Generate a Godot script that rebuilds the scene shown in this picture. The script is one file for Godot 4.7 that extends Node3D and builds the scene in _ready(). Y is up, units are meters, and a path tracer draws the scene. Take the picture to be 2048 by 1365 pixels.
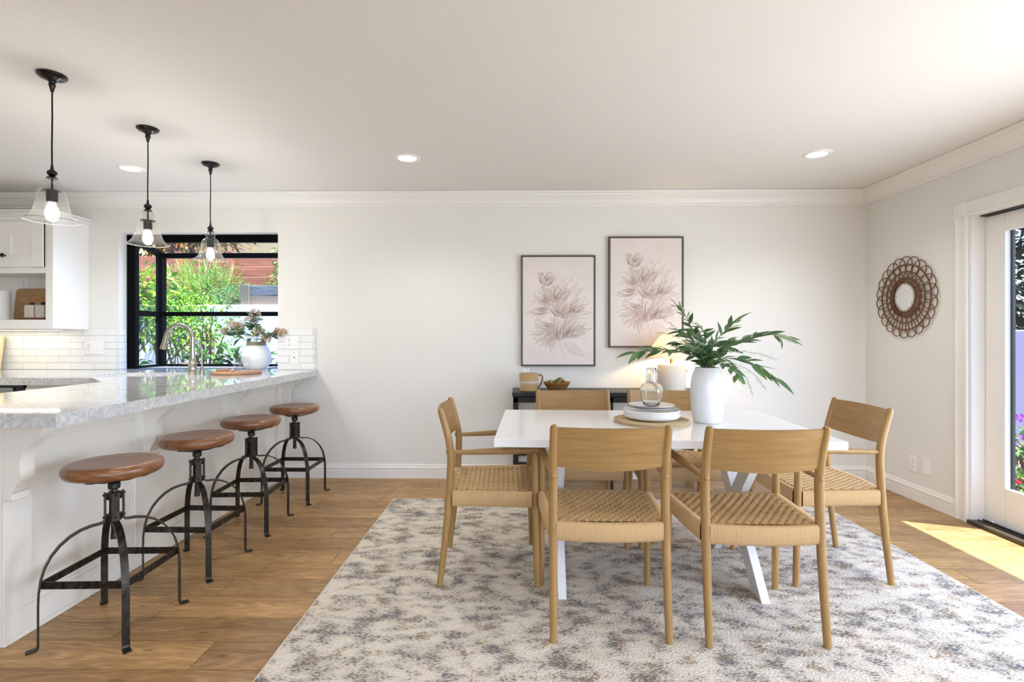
extends Node3D

# ---------------------------------------------------------------- mesh builder
class MB:
	var v := PackedVector3Array()
	var n := PackedVector3Array()
	var uv := PackedVector2Array()
	var col := PackedColorArray()
	var tint := Color.WHITE

	func tri(a: Vector3, b: Vector3, c: Vector3, na: Vector3, nb: Vector3, nc: Vector3, ua := Vector2.ZERO, ub := Vector2.ZERO, uc := Vector2.ZERO) -> void:
		var g := (b - a).cross(c - a)
		col.append(tint); col.append(tint); col.append(tint)
		if g.dot(na + nb + nc) > 0.0:
			v.append(a); v.append(c); v.append(b)
			n.append(na); n.append(nc); n.append(nb)
			uv.append(ua); uv.append(uc); uv.append(ub)
		else:
			v.append(a); v.append(b); v.append(c)
			n.append(na); n.append(nb); n.append(nc)
			uv.append(ua); uv.append(ub); uv.append(uc)

	func quad(a: Vector3, b: Vector3, c: Vector3, d: Vector3, na: Vector3, nb: Vector3, nc: Vector3, nd: Vector3, ua := Vector2(0, 0), ub := Vector2(1, 0), uc := Vector2(1, 1), ud := Vector2(0, 1)) -> void:
		tri(a, b, c, na, nb, nc, ua, ub, uc)
		tri(a, c, d, na, nc, nd, ua, uc, ud)

	func flat(a: Vector3, b: Vector3, c: Vector3, d: Vector3, nn: Vector3) -> void:
		quad(a, b, c, d, nn, nn, nn, nn)

	# box with chamfered, softly shaded edges; c is its centre
	func box(c: Vector3, s: Vector3, bev := 0.0, xf := Transform3D.IDENTITY) -> void:
		var h := s * 0.5
		var b := minf(bev, minf(h.x, minf(h.y, h.z)) * 0.95)
		var ax := [Vector3(1, 0, 0), Vector3(0, 1, 0), Vector3(0, 0, 1)]
		var hh := [h.x, h.y, h.z]
		var P := func(sg: Array, face: int) -> Vector3:
			var q := Vector3.ZERO
			for k in 3:
				q += ax[k] * (sg[k] * (hh[k] - (0.0 if k == face else b)))
			return xf * (c + q)
		for f in 3:
			var u := (f + 1) % 3
			var w := (f + 2) % 3
			for s0 in [-1.0, 1.0]:
				var nn: Vector3 = (xf.basis * (ax[f] * s0)).normalized()
				var pts := []
				for st in [[-1.0, -1.0], [1.0, -1.0], [1.0, 1.0], [-1.0, 1.0]]:
					var sg := [0.0, 0.0, 0.0]
					sg[f] = s0; sg[u] = st[0]; sg[w] = st[1]
					pts.append(P.call(sg, f))
				flat(pts[0], pts[1], pts[2], pts[3], nn)
		if b <= 0.0:
			return
		for f in 3:
			var u := (f + 1) % 3
			var w := (f + 2) % 3
			for s1 in [-1.0, 1.0]:
				for s2 in [-1.0, 1.0]:
					var lo := [0.0, 0.0, 0.0]
					var hi := [0.0, 0.0, 0.0]
					lo[f] = -1.0; lo[u] = s1; lo[w] = s2
					hi[f] = 1.0; hi[u] = s1; hi[w] = s2
					var n1: Vector3 = (xf.basis * (ax[u] * s1)).normalized()
					var n2: Vector3 = (xf.basis * (ax[w] * s2)).normalized()
					quad(P.call(lo, u), P.call(hi, u), P.call(hi, w), P.call(lo, w), n1, n1, n2, n2)
		for s0 in [-1.0, 1.0]:
			for s1 in [-1.0, 1.0]:
				for s2 in [-1.0, 1.0]:
					var sg := [s0, s1, s2]
					tri(P.call(sg, 0), P.call(sg, 1), P.call(sg, 2), (xf.basis * (ax[0] * s0)).normalized(), (xf.basis * (ax[1] * s1)).normalized(), (xf.basis * (ax[2] * s2)).normalized())

	func bb(x0: float, y0: float, z0: float, x1: float, y1: float, z1: float, bev := 0.0) -> void:
		box(Vector3((x0 + x1) / 2, (y0 + y1) / 2, (z0 + z1) / 2), Vector3(absf(x1 - x0), absf(y1 - y0), absf(z1 - z0)), bev)

	# round rod along points; rad is a number or one number per point
	func tube(pts: Array, rad, seg := 8, caps := true, squash := 1.0, closed := false) -> void:
		var m := pts.size()
		var rings := []
		var nrm := []
		var tprev: Vector3
		var u: Vector3
		for i in m:
			var p: Vector3 = pts[i]
			var nxt: Vector3 = pts[(i + 1) % m] if (closed or i < m - 1) else pts[i]
			var prv: Vector3 = pts[(i - 1 + m) % m] if (closed or i > 0) else pts[i]
			var t := (nxt - prv).normalized()
			if i == 0:
				u = Vector3.UP if absf(t.y) < 0.9 else Vector3.RIGHT
				u = (u - t * u.dot(t)).normalized()
			else:
				u = (u - t * u.dot(t)).normalized()
			var w := t.cross(u)
			var r: float = rad[i] if rad is Array else rad
			var ring := []
			var nr := []
			for k in seg:
				var a := TAU * k / seg
				var d := u * cos(a) * squash + w * sin(a)
				ring.append(p + d * r)
				nr.append((u * cos(a) / squash + w * sin(a)).normalized())
			rings.append(ring)
			nrm.append(nr)
			tprev = t
		var last := m if closed else m - 1
		for i in last:
			var j := (i + 1) % m
			for k in seg:
				var l := (k + 1) % seg
				quad(rings[i][k], rings[i][l], rings[j][l], rings[j][k], nrm[i][k], nrm[i][l], nrm[j][l], nrm[j][k], Vector2(float(k) / seg, float(i) / m), Vector2(float(k + 1) / seg, float(i) / m), Vector2(float(k + 1) / seg, float(i + 1) / m), Vector2(float(k) / seg, float(i + 1) / m))
		if caps and not closed:
			for e in [0, m - 1]:
				var t2: Vector3 = (pts[0] - pts[1]).normalized() if e == 0 else (pts[m - 1] - pts[m - 2]).normalized()
				for k in seg:
					tri(pts[e], rings[e][k], rings[e][(k + 1) % seg], t2, t2, t2)

	# flat bar: width w along dirs[i] (or one Vector3), thickness th across
	func bar(pts: Array, dirs, w: float, th: float) -> void:
		var m := pts.size()
		var R := []
		var S := []
		var B := []
		for i in m:
			var t: Vector3 = (pts[mini(i + 1, m - 1)] - pts[maxi(i - 1, 0)]).normalized()
			var s: Vector3 = dirs[i] if dirs is Array else dirs
			s = (s - t * s.dot(t)).normalized()
			var b := t.cross(s)
			S.append(s); B.append(b)
			R.append([pts[i] + s * w / 2 + b * th / 2, pts[i] - s * w / 2 + b * th / 2, pts[i] - s * w / 2 - b * th / 2, pts[i] + s * w / 2 - b * th / 2])
		for i in m - 1:
			for k in 4:
				var l := (k + 1) % 4
				var na: Vector3 = [B[i], -S[i], -B[i], S[i]][k]
				var nb: Vector3 = [B[i + 1], -S[i + 1], -B[i + 1], S[i + 1]][k]
				quad(R[i][k], R[i][l], R[i + 1][l], R[i + 1][k], na, na, nb, nb)
		var t0: Vector3 = (pts[0] - pts[1]).normalized()
		var t1: Vector3 = (pts[m - 1] - pts[m - 2]).normalized()
		flat(R[0][0], R[0][1], R[0][2], R[0][3], t0)
		flat(R[m - 1][0], R[m - 1][1], R[m - 1][2], R[m - 1][3], t1)

	# turned shape: profile of Vector2(radius, height)
	func lathe(pf: Array, seg := 32, xf := Transform3D.IDENTITY, crease := 0.75) -> void:
		var m := pf.size()
		var sn := []
		for i in m - 1:
			var d: Vector2 = pf[i + 1] - pf[i]
			sn.append(Vector2(d.y, -d.x).normalized())
		for i in m - 1:
			var n0: Vector2 = sn[i]
			var n1: Vector2 = sn[i]
			if i > 0 and sn[i - 1].dot(sn[i]) > crease:
				n0 = (sn[i - 1] + sn[i]).normalized()
			if i < m - 2 and sn[i + 1].dot(sn[i]) > crease:
				n1 = (sn[i + 1] + sn[i]).normalized()
			for k in seg:
				var a := TAU * k / seg
				var b := TAU * (k + 1) / seg
				var da := Vector3(cos(a), 0, sin(a))
				var db := Vector3(cos(b), 0, sin(b))
				var p0: Vector2 = pf[i]
				var p1: Vector2 = pf[i + 1]
				var q := [da * p0.x + Vector3(0, p0.y, 0), db * p0.x + Vector3(0, p0.y, 0), db * p1.x + Vector3(0, p1.y, 0), da * p1.x + Vector3(0, p1.y, 0)]
				var nn := [da * n0.x + Vector3(0, n0.y, 0), db * n0.x + Vector3(0, n0.y, 0), db * n1.x + Vector3(0, n1.y, 0), da * n1.x + Vector3(0, n1.y, 0)]
				for z in 4:
					q[z] = xf * q[z]
					nn[z] = (xf.basis * nn[z]).normalized()
				var ua := float(k) / seg
				var ub := float(k + 1) / seg
				var va := float(i) / m
				var vb := float(i + 1) / m
				if p0.x > 1e-6:
					tri(q[0], q[1], q[2], nn[0], nn[1], nn[2], Vector2(ua, va), Vector2(ub, va), Vector2(ub, vb))
				if p1.x > 1e-6:
					tri(q[0], q[2], q[3], nn[0], nn[2], nn[3], Vector2(ua, va), Vector2(ub, vb), Vector2(ua, vb))

	# polygon in x,y pushed out from z0 to z1
	func prism(poly: PackedVector2Array, z0: float, z1: float, xf := Transform3D.IDENTITY, soft := false) -> void:
		var ids := Geometry2D.triangulate_polygon(poly)
		for k in range(0, ids.size(), 3):
			for z in [z0, z1]:
				var nn := (xf.basis * Vector3(0, 0, -1 if z == minf(z0, z1) else 1)).normalized()
				tri(xf * Vector3(poly[ids[k]].x, poly[ids[k]].y, z), xf * Vector3(poly[ids[k + 1]].x, poly[ids[k + 1]].y, z), xf * Vector3(poly[ids[k + 2]].x, poly[ids[k + 2]].y, z), nn, nn, nn)
		var area := 0.0
		var m := poly.size()
		for i in m:
			area += poly[i].cross(poly[(i + 1) % m])
		var sg := 1.0 if area > 0 else -1.0
		var en := []
		for i in m:
			var d := poly[(i + 1) % m] - poly[i]
			en.append(Vector2(d.y, -d.x).normalized() * sg)
		for i in m:
			var j := (i + 1) % m
			var na: Vector2 = en[i]
			var nb: Vector2 = en[i]
			if soft:
				if en[(i - 1 + m) % m].dot(en[i]) > 0.7:
					na = (en[(i - 1 + m) % m] + en[i]).normalized()
				if en[j].dot(en[i]) > 0.7:
					nb = (en[j] + en[i]).normalized()
			var a3 := (xf.basis * Vector3(na.x, na.y, 0)).normalized()
			var b3 := (xf.basis * Vector3(nb.x, nb.y, 0)).normalized()
			quad(xf * Vector3(poly[i].x, poly[i].y, z0), xf * Vector3(poly[j].x, poly[j].y, z0), xf * Vector3(poly[j].x, poly[j].y, z1), xf * Vector3(poly[i].x, poly[i].y, z1), a3, b3, b3, a3)

	func ball(c: Vector3, r, seg := 12, rings := 8) -> void:
		var rr: Vector3 = r if r is Vector3 else Vector3(r, r, r)
		for i in rings:
			var a0 := PI * i / rings - PI / 2
			var a1 := PI * (i + 1) / rings - PI / 2
			for k in seg:
				var b0 := TAU * k / seg
				var b1 := TAU * (k + 1) / seg
				var d := [Vector3(cos(a0) * cos(b0), sin(a0), cos(a0) * sin(b0)), Vector3(cos(a0) * cos(b1), sin(a0), cos(a0) * sin(b1)), Vector3(cos(a1) * cos(b1), sin(a1), cos(a1) * sin(b1)), Vector3(cos(a1) * cos(b0), sin(a1), cos(a1) * sin(b0))]
				var nn := []
				for z in 4:
					nn.append((d[z] / rr).normalized())
				if i > 0:
					tri(c + d[0] * rr, c + d[1] * rr, c + d[2] * rr, nn[0], nn[1], nn[2])
				if i < rings - 1:
					tri(c + d[0] * rr, c + d[2] * rr, c + d[3] * rr, nn[0], nn[2], nn[3])

	# a pointed leaf growing from p along d, its face towards up
	func leaf(p: Vector3, d: Vector3, up: Vector3, ln: float, wd: float, bend := 0.2, steps := 4, fold := 0.25) -> void:
		var t := d.normalized()
		var s := t.cross(up).normalized()
		var nn := s.cross(t).normalized()
		var prev := []
		for i in steps + 1:
			var f := float(i) / steps
			var w := wd * 0.5 * sin(PI * pow(f, 0.75)) if i < steps else 0.0
			var c := p + t * ln * f - nn * bend * ln * f * f
			var row := [c - s * w + nn * w * fold, c, c + s * w + nn * w * fold]
			if i > 0:
				var nl := (nn + s * fold).normalized()
				var nr := (nn - s * fold).normalized()
				quad(prev[0], prev[1], row[1], row[0], nl, nn, nn, nl)
				quad(prev[1], prev[2], row[2], row[1], nn, nr, nr, nn)
			prev = row

	func mesh() -> ArrayMesh:
		var arr := []
		arr.resize(Mesh.ARRAY_MAX)
		arr[Mesh.ARRAY_VERTEX] = v
		arr[Mesh.ARRAY_NORMAL] = n
		arr[Mesh.ARRAY_TEX_UV] = uv
		arr[Mesh.ARRAY_COLOR] = col
		var am := ArrayMesh.new()
		am.add_surface_from_arrays(Mesh.PRIMITIVE_TRIANGLES, arr)
		return am

# ---------------------------------------------------------------- scene helpers
var M := {}
var used := {}
var rng := RandomNumberGenerator.new()

func numbered(called: String) -> String:
	var k: int = used.get(called, 0)
	used[called] = k + 1
	return called if k == 0 else "%s_%03d" % [called, k]

func obj(called: String, m, mat: Material, parent: Node = null) -> MeshInstance3D:
	var o := MeshInstance3D.new()
	o.mesh = m.mesh() if m is MB else m
	o.material_override = mat
	if parent == null:
		o.name = numbered(called)
		add_child(o)
	else:
		o.name = called
		parent.add_child(o, true)
	return o

func tag(o: Node, label: String, category: String, group := "") -> Node:
	o.set_meta("label", label)
	o.set_meta("category", category)
	if group != "":
		o.set_meta("group", group)
	return o

func thing(called: String, label: String, category: String, at := Vector3.ZERO, turn := 0.0, group := "") -> Node3D:
	var o := Node3D.new()
	o.name = numbered(called)
	add_child(o)
	o.position = at
	o.rotation.y = turn
	tag(o, label, category, group)
	return o

func setting(called: String, m = null, mat: Material = null) -> Node3D:
	var o: Node3D
	if m == null:
		o = Node3D.new()
		o.name = called
		add_child(o)
	else:
		o = obj(called, m, mat)
	o.set_meta("kind", "structure")
	return o

func dup(src: Node3D, at: Vector3, turn: float, label := "") -> Node3D:
	var r: Node3D = src.duplicate()
	var base_name := String(src.name)
	r.name = numbered(base_name)
	add_child(r)
	r.position = at
	r.rotation.y = turn
	if label != "":
		r.set_meta("label", label)
	return r

func mat(key: String, c: Color, rough := 0.6, metal := 0.0, spec := 0.5) -> StandardMaterial3D:
	var m := StandardMaterial3D.new()
	m.resource_name = key
	m.albedo_color = c
	m.roughness = rough
	m.metallic = metal
	m.metallic_specular = spec
	M[key] = m
	return m

func s8(r: int, g: int, b: int) -> Color:
	return Color8(r, g, b)

func noise(freq: float, sd: int, oct := 3, kind := FastNoiseLite.TYPE_SIMPLEX_SMOOTH) -> FastNoiseLite:
	var f := FastNoiseLite.new()
	f.noise_type = kind
	f.frequency = freq
	f.seed = sd
	f.fractal_octaves = oct
	return f

func tex(w: int, h: int, px: PackedByteArray) -> ImageTexture:
	return ImageTexture.create_from_image(Image.create_from_data(w, h, false, Image.FORMAT_RGB8, px))

func bump(m: StandardMaterial3D, freq: float, cm: float, sd := 1, oct := 3, size := 512) -> void:
	var im := noise(freq, sd, oct).get_seamless_image(size, size)
	m.heightmap_enabled = true
	m.heightmap_texture = ImageTexture.create_from_image(im)
	m.heightmap_scale = cm

func tri_map(m: StandardMaterial3D, sc: Vector3, world := false, off := Vector3.ZERO) -> void:
	m.uv1_triplanar = true
	m.uv1_world_triplanar = world
	m.uv1_scale = sc
	m.uv1_offset = off
	m.uv1_triplanar_sharpness = 8.0

# wood: grain runs along u; the edges are blended so that it repeats without a seam
func wood_val(x: float, y: float, h: int, rings: float, warp: float, fibre: float, lo: FastNoiseLite, fi: FastNoiseLite, bl: FastNoiseLite) -> float:
	var q := y * rings / h + warp * lo.get_noise_2d(x * 0.45, y * 1.6)
	var ring := 0.5 + 0.5 * sin(TAU * q)
	ring = ring * ring
	return 0.55 + 0.22 * (ring - 0.5) + fibre * fi.get_noise_2d(x * 0.8, y * 20.0) + 0.22 * bl.get_noise_2d(x * 0.5, y * 1.5)

func wood_tex(w: int, h: int, dark: Color, light: Color, rings: float, warp: float, fibre: float, sd: int, knots := 0) -> ImageTexture:
	var lo := noise(0.004, sd, 2)
	var fi := noise(0.02, sd + 1, 3)
	var bl := noise(0.006, sd + 2, 3)
	var px := PackedByteArray()
	px.resize(w * h * 3)
	var rg := RandomNumberGenerator.new()
	rg.seed = sd
	var kn := []
	for k in knots:
		kn.append([rg.randf_range(0.1, 0.9) * w, rg.randf_range(0.1, 0.9) * h, rg.randf_range(3.0, 6.5)])
	var i := 0
	for y in h:
		var fy := smoothstep(0.8, 1.0, float(y) / h)
		for x in w:
			var fx := smoothstep(0.85, 1.0, float(x) / w)
			var t := wood_val(x, y, h, rings, warp, fibre, lo, fi, bl)
			if fx > 0.0:
				t = lerpf(t, wood_val(x - w, y, h, rings, warp, fibre, lo, fi, bl), fx)
			if fy > 0.0:
				t = lerpf(t, lerpf(wood_val(x, y - h, h, rings, warp, fibre, lo, fi, bl), wood_val(x - w, y - h, h, rings, warp, fibre, lo, fi, bl), fx), fy)
			t = clampf(t, 0.0, 1.0)
			for k in kn:
				var dx: float = (x - k[0]) / (k[2] * 2.6)
				var dy: float = (y - k[1]) / k[2]
				var dd := dx * dx + dy * dy
				if dd < 2.2:
					t *= clampf(0.2 + dd * 0.5, 0.0, 1.0)
			px[i] = int(255.0 * lerpf(dark.r, light.r, t))
			px[i + 1] = int(255.0 * lerpf(dark.g, light.g, t))
			px[i + 2] = int(255.0 * lerpf(dark.b, light.b, t))
			i += 3
	return tex(w, h, px)

# ---------------------------------------------------------------- scene
const WZ := -4.34     # back wall face
const WX := 2.89      # right wall face
const CY := 2.40      # ceiling
const TOP := 0.912    # kitchen counter top

func _ready() -> void:
	rng.seed = 7
	# camera: 1032 px focal length on a 2048 x 1365 frame, level, lens dropped by 10.5 px
	var cam := Camera3D.new()
	cam.name = "camera"
	add_child(cam)
	cam.projection = Camera3D.PROJECTION_FRUSTUM
	cam.near = 0.05
	cam.far = 80.0
	cam.size = 2.0 * 682.5 / 1032.0 * 0.05
	cam.frustum_offset = Vector2(0, -10.5 / 1032.0 * 0.05)
	cam.position = Vector3(0, 1.2, 0)
	cam.rotation.y = atan(14.0 / 1032.0)
	cam.current = true
	# sky, sun, exposure
	var we := WorldEnvironment.new()
	we.name = "world_environment"
	var e := Environment.new()
	e.background_mode = Environment.BG_SKY
	var sm := ProceduralSkyMaterial.new()
	sm.sky_top_color = Color(0.36, 0.55, 0.85)
	sm.sky_horizon_color = Color(0.78, 0.85, 0.93)
	sm.sky_curve = 0.15
	sm.ground_bottom_color = Color(0.42, 0.40, 0.36)
	sm.ground_horizon_color = Color(0.70, 0.72, 0.72)
	sm.sun_angle_max = 4.0
	sm.sky_energy_multiplier = 2.2
	var sk := Sky.new()
	sk.sky_material = sm
	e.sky = sk
	e.tonemap_mode = Environment.TONE_MAPPER_LINEAR
	e.tonemap_exposure = 1.17
	e.sdfgi_enabled = true
	e.ssao_enabled = true
	e.ssil_enabled = true
	we.environment = e
	add_child(we)
	var sun := DirectionalLight3D.new()
	sun.name = "sun"
	add_child(sun)
	sun.look_at_from_position(Vector3.ZERO, Vector3(-0.56, -1.89, -0.20), Vector3.UP)
	sun.light_energy = 4.2
	sun.light_color = Color(0.97, 0.98, 0.98)
	sun.light_angular_distance = 0.55
	sun.shadow_enabled = true
	# added area lamps at out-of-view openings, standing in for daylight to brighten the room
	added_light("added_door_light", Vector3(2.80, 1.0, -1.55), Vector2(2.0, 1.5), Vector3(-1, 0, 0), 4.7, Color(0.925, 0.96, 0.985))
	added_light("added_rear_light", Vector3(0.55, 1.25, 3.42), Vector2(3.6, 1.9), Vector3(0, 0, -1), 2.8, Color(0.935, 0.96, 0.98))
	added_light("added_side_light", Vector3(2.80, 1.0, 1.60), Vector2(2.1, 1.6), Vector3(-1, 0, 0), 5.0, Color(0.925, 0.96, 0.985))  # unseen source, put in to light the room from the side
	materials()
	build_floor()
	build_shell()
	build_trim()
	build_garden_window()
	build_glass_door()
	build_outside()
	build_kitchen()
	build_stools()
	build_pendants()
	build_rug_and_table()
	build_chairs()
	build_console()
	build_wall_things()
	build_table_things()
	build_kitchen_things()

func added_light(called: String, at: Vector3, size: Vector2, towards: Vector3, energy: float, c: Color) -> void:
	var l := AreaLight3D.new()
	l.name = called
	add_child(l)
	l.area_size = size
	l.area_normalize_energy = true
	l.light_energy = energy
	l.light_color = c
	l.area_range = 20.0
	l.shadow_enabled = true
	l.look_at_from_position(at, at + towards, Vector3.UP)

func materials() -> void:
	# smooth wall paint; the ceiling has a light roller texture
	var w := mat("wall_paint", s8(234, 232, 225), 0.55, 0.0, 0.4)
	var c := mat("ceiling_paint", s8(232, 229, 223), 0.8, 0.0, 0.3)
	bump(c, 0.05, 0.07, 5, 4); tri_map(c, Vector3.ONE * 2.2, true)
	mat("trim_paint", s8(240, 238, 232), 0.35)
	mat("cabinet_paint", s8(240, 235, 224), 0.38)
	mat("upper_paint", s8(242, 241, 237), 0.35)
	mat("black_metal", s8(10, 10, 11), 0.22, 0.0, 0.45)
	mat("window_black", s8(4, 4, 5), 0.5, 0.0, 0.2)
	mat("black_wood", s8(20, 18, 17), 0.42)
	mat("white_lacquer", s8(240, 240, 239), 0.16)
	mat("porcelain", s8(238, 238, 236), 0.2)
	mat("matt_ceramic", s8(228, 221, 207), 0.65)
	mat("plastic_white", s8(243, 242, 238), 0.35)
	mat("slot_dark", s8(60, 56, 50), 0.6)
	mat("bronze_trim", s8(84, 76, 64), 0.42, 0.6)
	mat("bronze_dark", s8(50, 50, 40), 0.5)
	mat("nickel", s8(176, 168, 156), 0.27, 1.0)
	mat("brass", s8(196, 148, 78), 0.3, 1.0)
	mat("steel", s8(150, 152, 150), 0.3, 1.0)
	mat("mirror_glass", s8(235, 236, 236), 0.02, 1.0)
	var gl := mat("clear_glass", Color(1, 1, 1, 0.02), 0.0)
	gl.transparency = BaseMaterial3D.TRANSPARENCY_ALPHA
	var wg := mat("pane_glass", Color(1, 1, 1, 0.01), 0.0)
	wg.transparency = BaseMaterial3D.TRANSPARENCY_ALPHA
	wg.metallic_specular = 0.35
	var ww := mat("blown_glass", Color(0.99, 0.99, 0.98, 0.03), 0.0)
	ww.refraction_enabled = true
	ww.refraction_scale = 0.045
	# dark forged iron with worn edges
	var ir := mat("iron", s8(104, 98, 92), 0.40, 0.7)
	var iron_px := PackedByteArray()
	var ni := noise(0.03, 11, 4)
	for y in 256:
		for x in 256:
			var t := clampf(0.75 + 0.5 * ni.get_noise_2d(x, y * 0.5), 0.3, 1.3) * 190.0
			iron_px.append(int(minf(t, 255))); iron_px.append(int(minf(t * 0.97, 255))); iron_px.append(int(minf(t * 0.93, 255)))
	ir.albedo_texture = tex(256, 256, iron_px)
	tri_map(ir, Vector3.ONE * 4.0)
	# floor oak: eight tones share one texture, each plank its own stretch of it
	var ft := wood_tex(1024, 512, s8(118, 86, 50), s8(214, 172, 118), 9.0, 2.6, 0.55, 21, 5)
	var fb := noise(0.02, 31, 3).get_seamless_image(256, 256)
	for k in 8:
		var p := mat("oak_plank_%d" % k, Color(1, 1, 1), 0.42, 0.0, 0.45)
		var g: float = [1.0, 0.93, 1.06, 0.97, 0.9, 1.03, 0.95, 1.0][k]
		p.albedo_color = Color(g, g * [1.0, 0.985, 1.0, 1.01, 0.99, 0.98, 1.0, 1.01][k], g * [0.98, 0.96, 1.0, 1.0, 0.97, 0.95, 1.0, 0.98][k])
		p.albedo_texture = ft
		tri_map(p, Vector3(0.62, 1.0, 2.1), true, Vector3(k * 0.377, 0.1 * k, k * 0.291))
	# chair oak, lighter, fine grain
	var ct := wood_tex(512, 512, s8(140, 105, 57), s8(184, 147, 92), 5.0, 2.0, 0.16, 41)
	var cw := mat("chair_oak", Color(1, 1, 1), 0.42)
	cw.albedo_texture = ct
	tri_map(cw, Vector3(1.4, 5.0, 5.0), false, Vector3(0.5, 0.0, 0.5))
	var cv := mat("chair_oak_upright", Color(1, 1, 1), 0.42)
	cv.albedo_texture = wood_tex_t(256, 512, s8(140, 105, 57), s8(184, 147, 92), 42)
	tri_map(cv, Vector3(5.0, 1.1, 5.0), false, Vector3(0.5, 0.02, 0.5))
	var cp := mat("paper_cord", s8(206, 172, 124), 0.75)
	cp.rim_enabled = true; cp.rim = 0.15
	# stool seats: reddish acacia
	for k in 4:
		var st := mat("seat_wood_%d" % k, Color(1, 1, 1), 0.3)
		if k == 0:
			st.albedo_texture = wood_tex(512, 512, s8(78, 46, 26), s8(176, 118, 72), 7.0, 2.4, 0.5, 51)
		else:
			st.albedo_texture = M["seat_wood_0"].albedo_texture
		tri_map(st, Vector3(1.6, 3.0, 4.2), false, Vector3(k * 0.31, 0, k * 0.17))
		st.clearcoat_enabled = true; st.clearcoat = 0.35; st.clearcoat_roughness = 0.25
	# grey-veined white marble
	var mb := mat("marble", Color(1, 1, 1), 0.04, 0.0, 0.55)
	mb.albedo_texture = marble_tex(768)
	tri_map(mb, Vector3.ONE * 0.95, true)
	var tl := mat("tile_glaze", s8(240, 240, 237), 0.12)
	tl.metallic_specular = 0.5
	mat("grout", s8(206, 204, 198), 0.85)
	var rg := mat("rug_pile", Color(1, 1, 1), 0.95, 0.0, 0.15)
	rg.albedo_texture = rug_tex(1600, 1280)
	bump(rg, 0.22, 0.35, 9, 2, 1024)
	mat("rug_edge", s8(206, 196, 178), 0.95)
	var ra := mat("rattan", s8(112, 72, 44), 0.55)
	ra.albedo_color = s8(116, 76, 48)
	var lf := mat("leaf_green", s8(92, 124, 74), 0.45)
	lf.backlight_enabled = true; lf.backlight = Color(0.25, 0.35, 0.15)
	var l2 := mat("leaf_dark", s8(64, 96, 62), 0.45)
	l2.backlight_enabled = true; l2.backlight = Color(0.18, 0.28, 0.14)
	mat("stem_brown", s8(110, 84, 58), 0.7)
	mat("stem_green", s8(112, 128, 80), 0.6)
	mat("berry_white", s8(206, 210, 196), 0.6)
	var vc := mat("garden_leaf", Color(1, 1, 1), 0.7, 0.0, 0.25)
	vc.vertex_color_use_as_albedo = true
	vc.backlight_enabled = true; vc.backlight = Color(0.5, 0.55, 0.25)
	var vx := mat("vertex_tinted", Color(1, 1, 1), 0.7)
	vx.vertex_color_use_as_albedo = true

func wood_tex_t(w: int, h: int, dark: Color, light: Color, sd: int) -> ImageTexture:
	var im: Image = wood_tex(h, w, dark, light, 4.0, 1.6, 0.16, sd).get_image()
	im.rotate_90(CLOCKWISE)
	return ImageTexture.create_from_image(im)

func marble_tex(s: int) -> ImageTexture:
	var a := noise(0.006, 61, 4)
	var b := noise(0.016, 62, 5)
	var c := noise(0.05, 63, 3)
	var px := PackedByteArray()
	px.resize(s * s * 3)
	var i := 0
	for y in s:
		for x in s:
			var w := a.get_noise_2d(x, y)
			var r := 1.0 - absf(b.get_noise_2d(x + 60.0 * w, y * 0.8 - 40.0 * w)) * 4.0
			r = clampf(r, 0.0, 1.0)
			var t := 212.0 - 24.0 * r * r * clampf(0.5 + 1.2 * w, 0.0, 1.0) - 8.0 * r + 20.0 * c.get_noise_2d(x, y) + 14.0 * w
			t = clampf(t, 110.0, 246.0)
			px[i] = int(t * 0.985); px[i + 1] = int(t * 0.99); px[i + 2] = int(t * 0.985)
			i += 3
	return tex(s, s, px)

# faded, broken-up pattern in cream, stone grey, slate blue and brown
func rug_tex(w: int, h: int) -> ImageTexture:
	var big := noise(0.0085, 71, 2)
	var mid := noise(0.022, 72, 3)
	var fine := noise(0.17, 73, 2)
	var hue := noise(0.013, 74, 2)
	var brn := noise(0.012, 75, 2)
	var cell := noise(0.007, 76, 1, FastNoiseLite.TYPE_CELLULAR)
	cell.cellular_return_type = FastNoiseLite.RETURN_DISTANCE2_SUB
	var px := PackedByteArray()
	px.resize(w * h * 3)
	var i := 0
	for y in h:
		for x in w:
			var f := fine.get_noise_2d(x * 0.5, y * 1.25)
			var m := mid.get_noise_2d(x * 0.7, y * 1.25)
			var g := big.get_noise_2d(x, y)
			var ce := cell.get_noise_2d(x + 22.0 * m, y + 22.0 * g)
			var k := clampf(0.5 + m * 0.9 + g * 0.8 + f * 0.95 + ce * 0.3, 0.0, 1.0)
			var d := clampf((m * 0.8 + g * 0.5 + f * 1.05 - 0.36) * 2.0, 0.0, 0.72)
			var hu := clampf(hue.get_noise_2d(x, y) * 3.0 + 0.45, 0.0, 1.0)
			var bw := clampf(brn.get_noise_2d(x, y) * 4.0 - 0.9, 0.0, 1.0) * clampf(m * 3.0 + f * 2.2, 0.0, 1.0)
			var v := 1.0 + 0.10 * f
			var r := lerpf(218.0, 158.0, k)
			var gg := lerpf(209.0, 150.0, k)
			var b := lerpf(194.0, 138.0, k)
			r = lerpf(r, lerpf(102.0, 84.0, hu), d)
			gg = lerpf(gg, lerpf(95.0, 88.0, hu), d)
			b = lerpf(b, lerpf(88.0, 102.0, hu), d)
			r = lerpf(r, 152.0, bw * 0.6)
			gg = lerpf(gg, 126.0, bw * 0.6)
			b = lerpf(b, 102.0, bw * 0.6)
			px[i] = int(clampf(r * v, 0, 255)); px[i + 1] = int(clampf(gg * v, 0, 255)); px[i + 2] = int(clampf(b * v, 0, 255))
			i += 3
	return tex(w, h, px)

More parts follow.
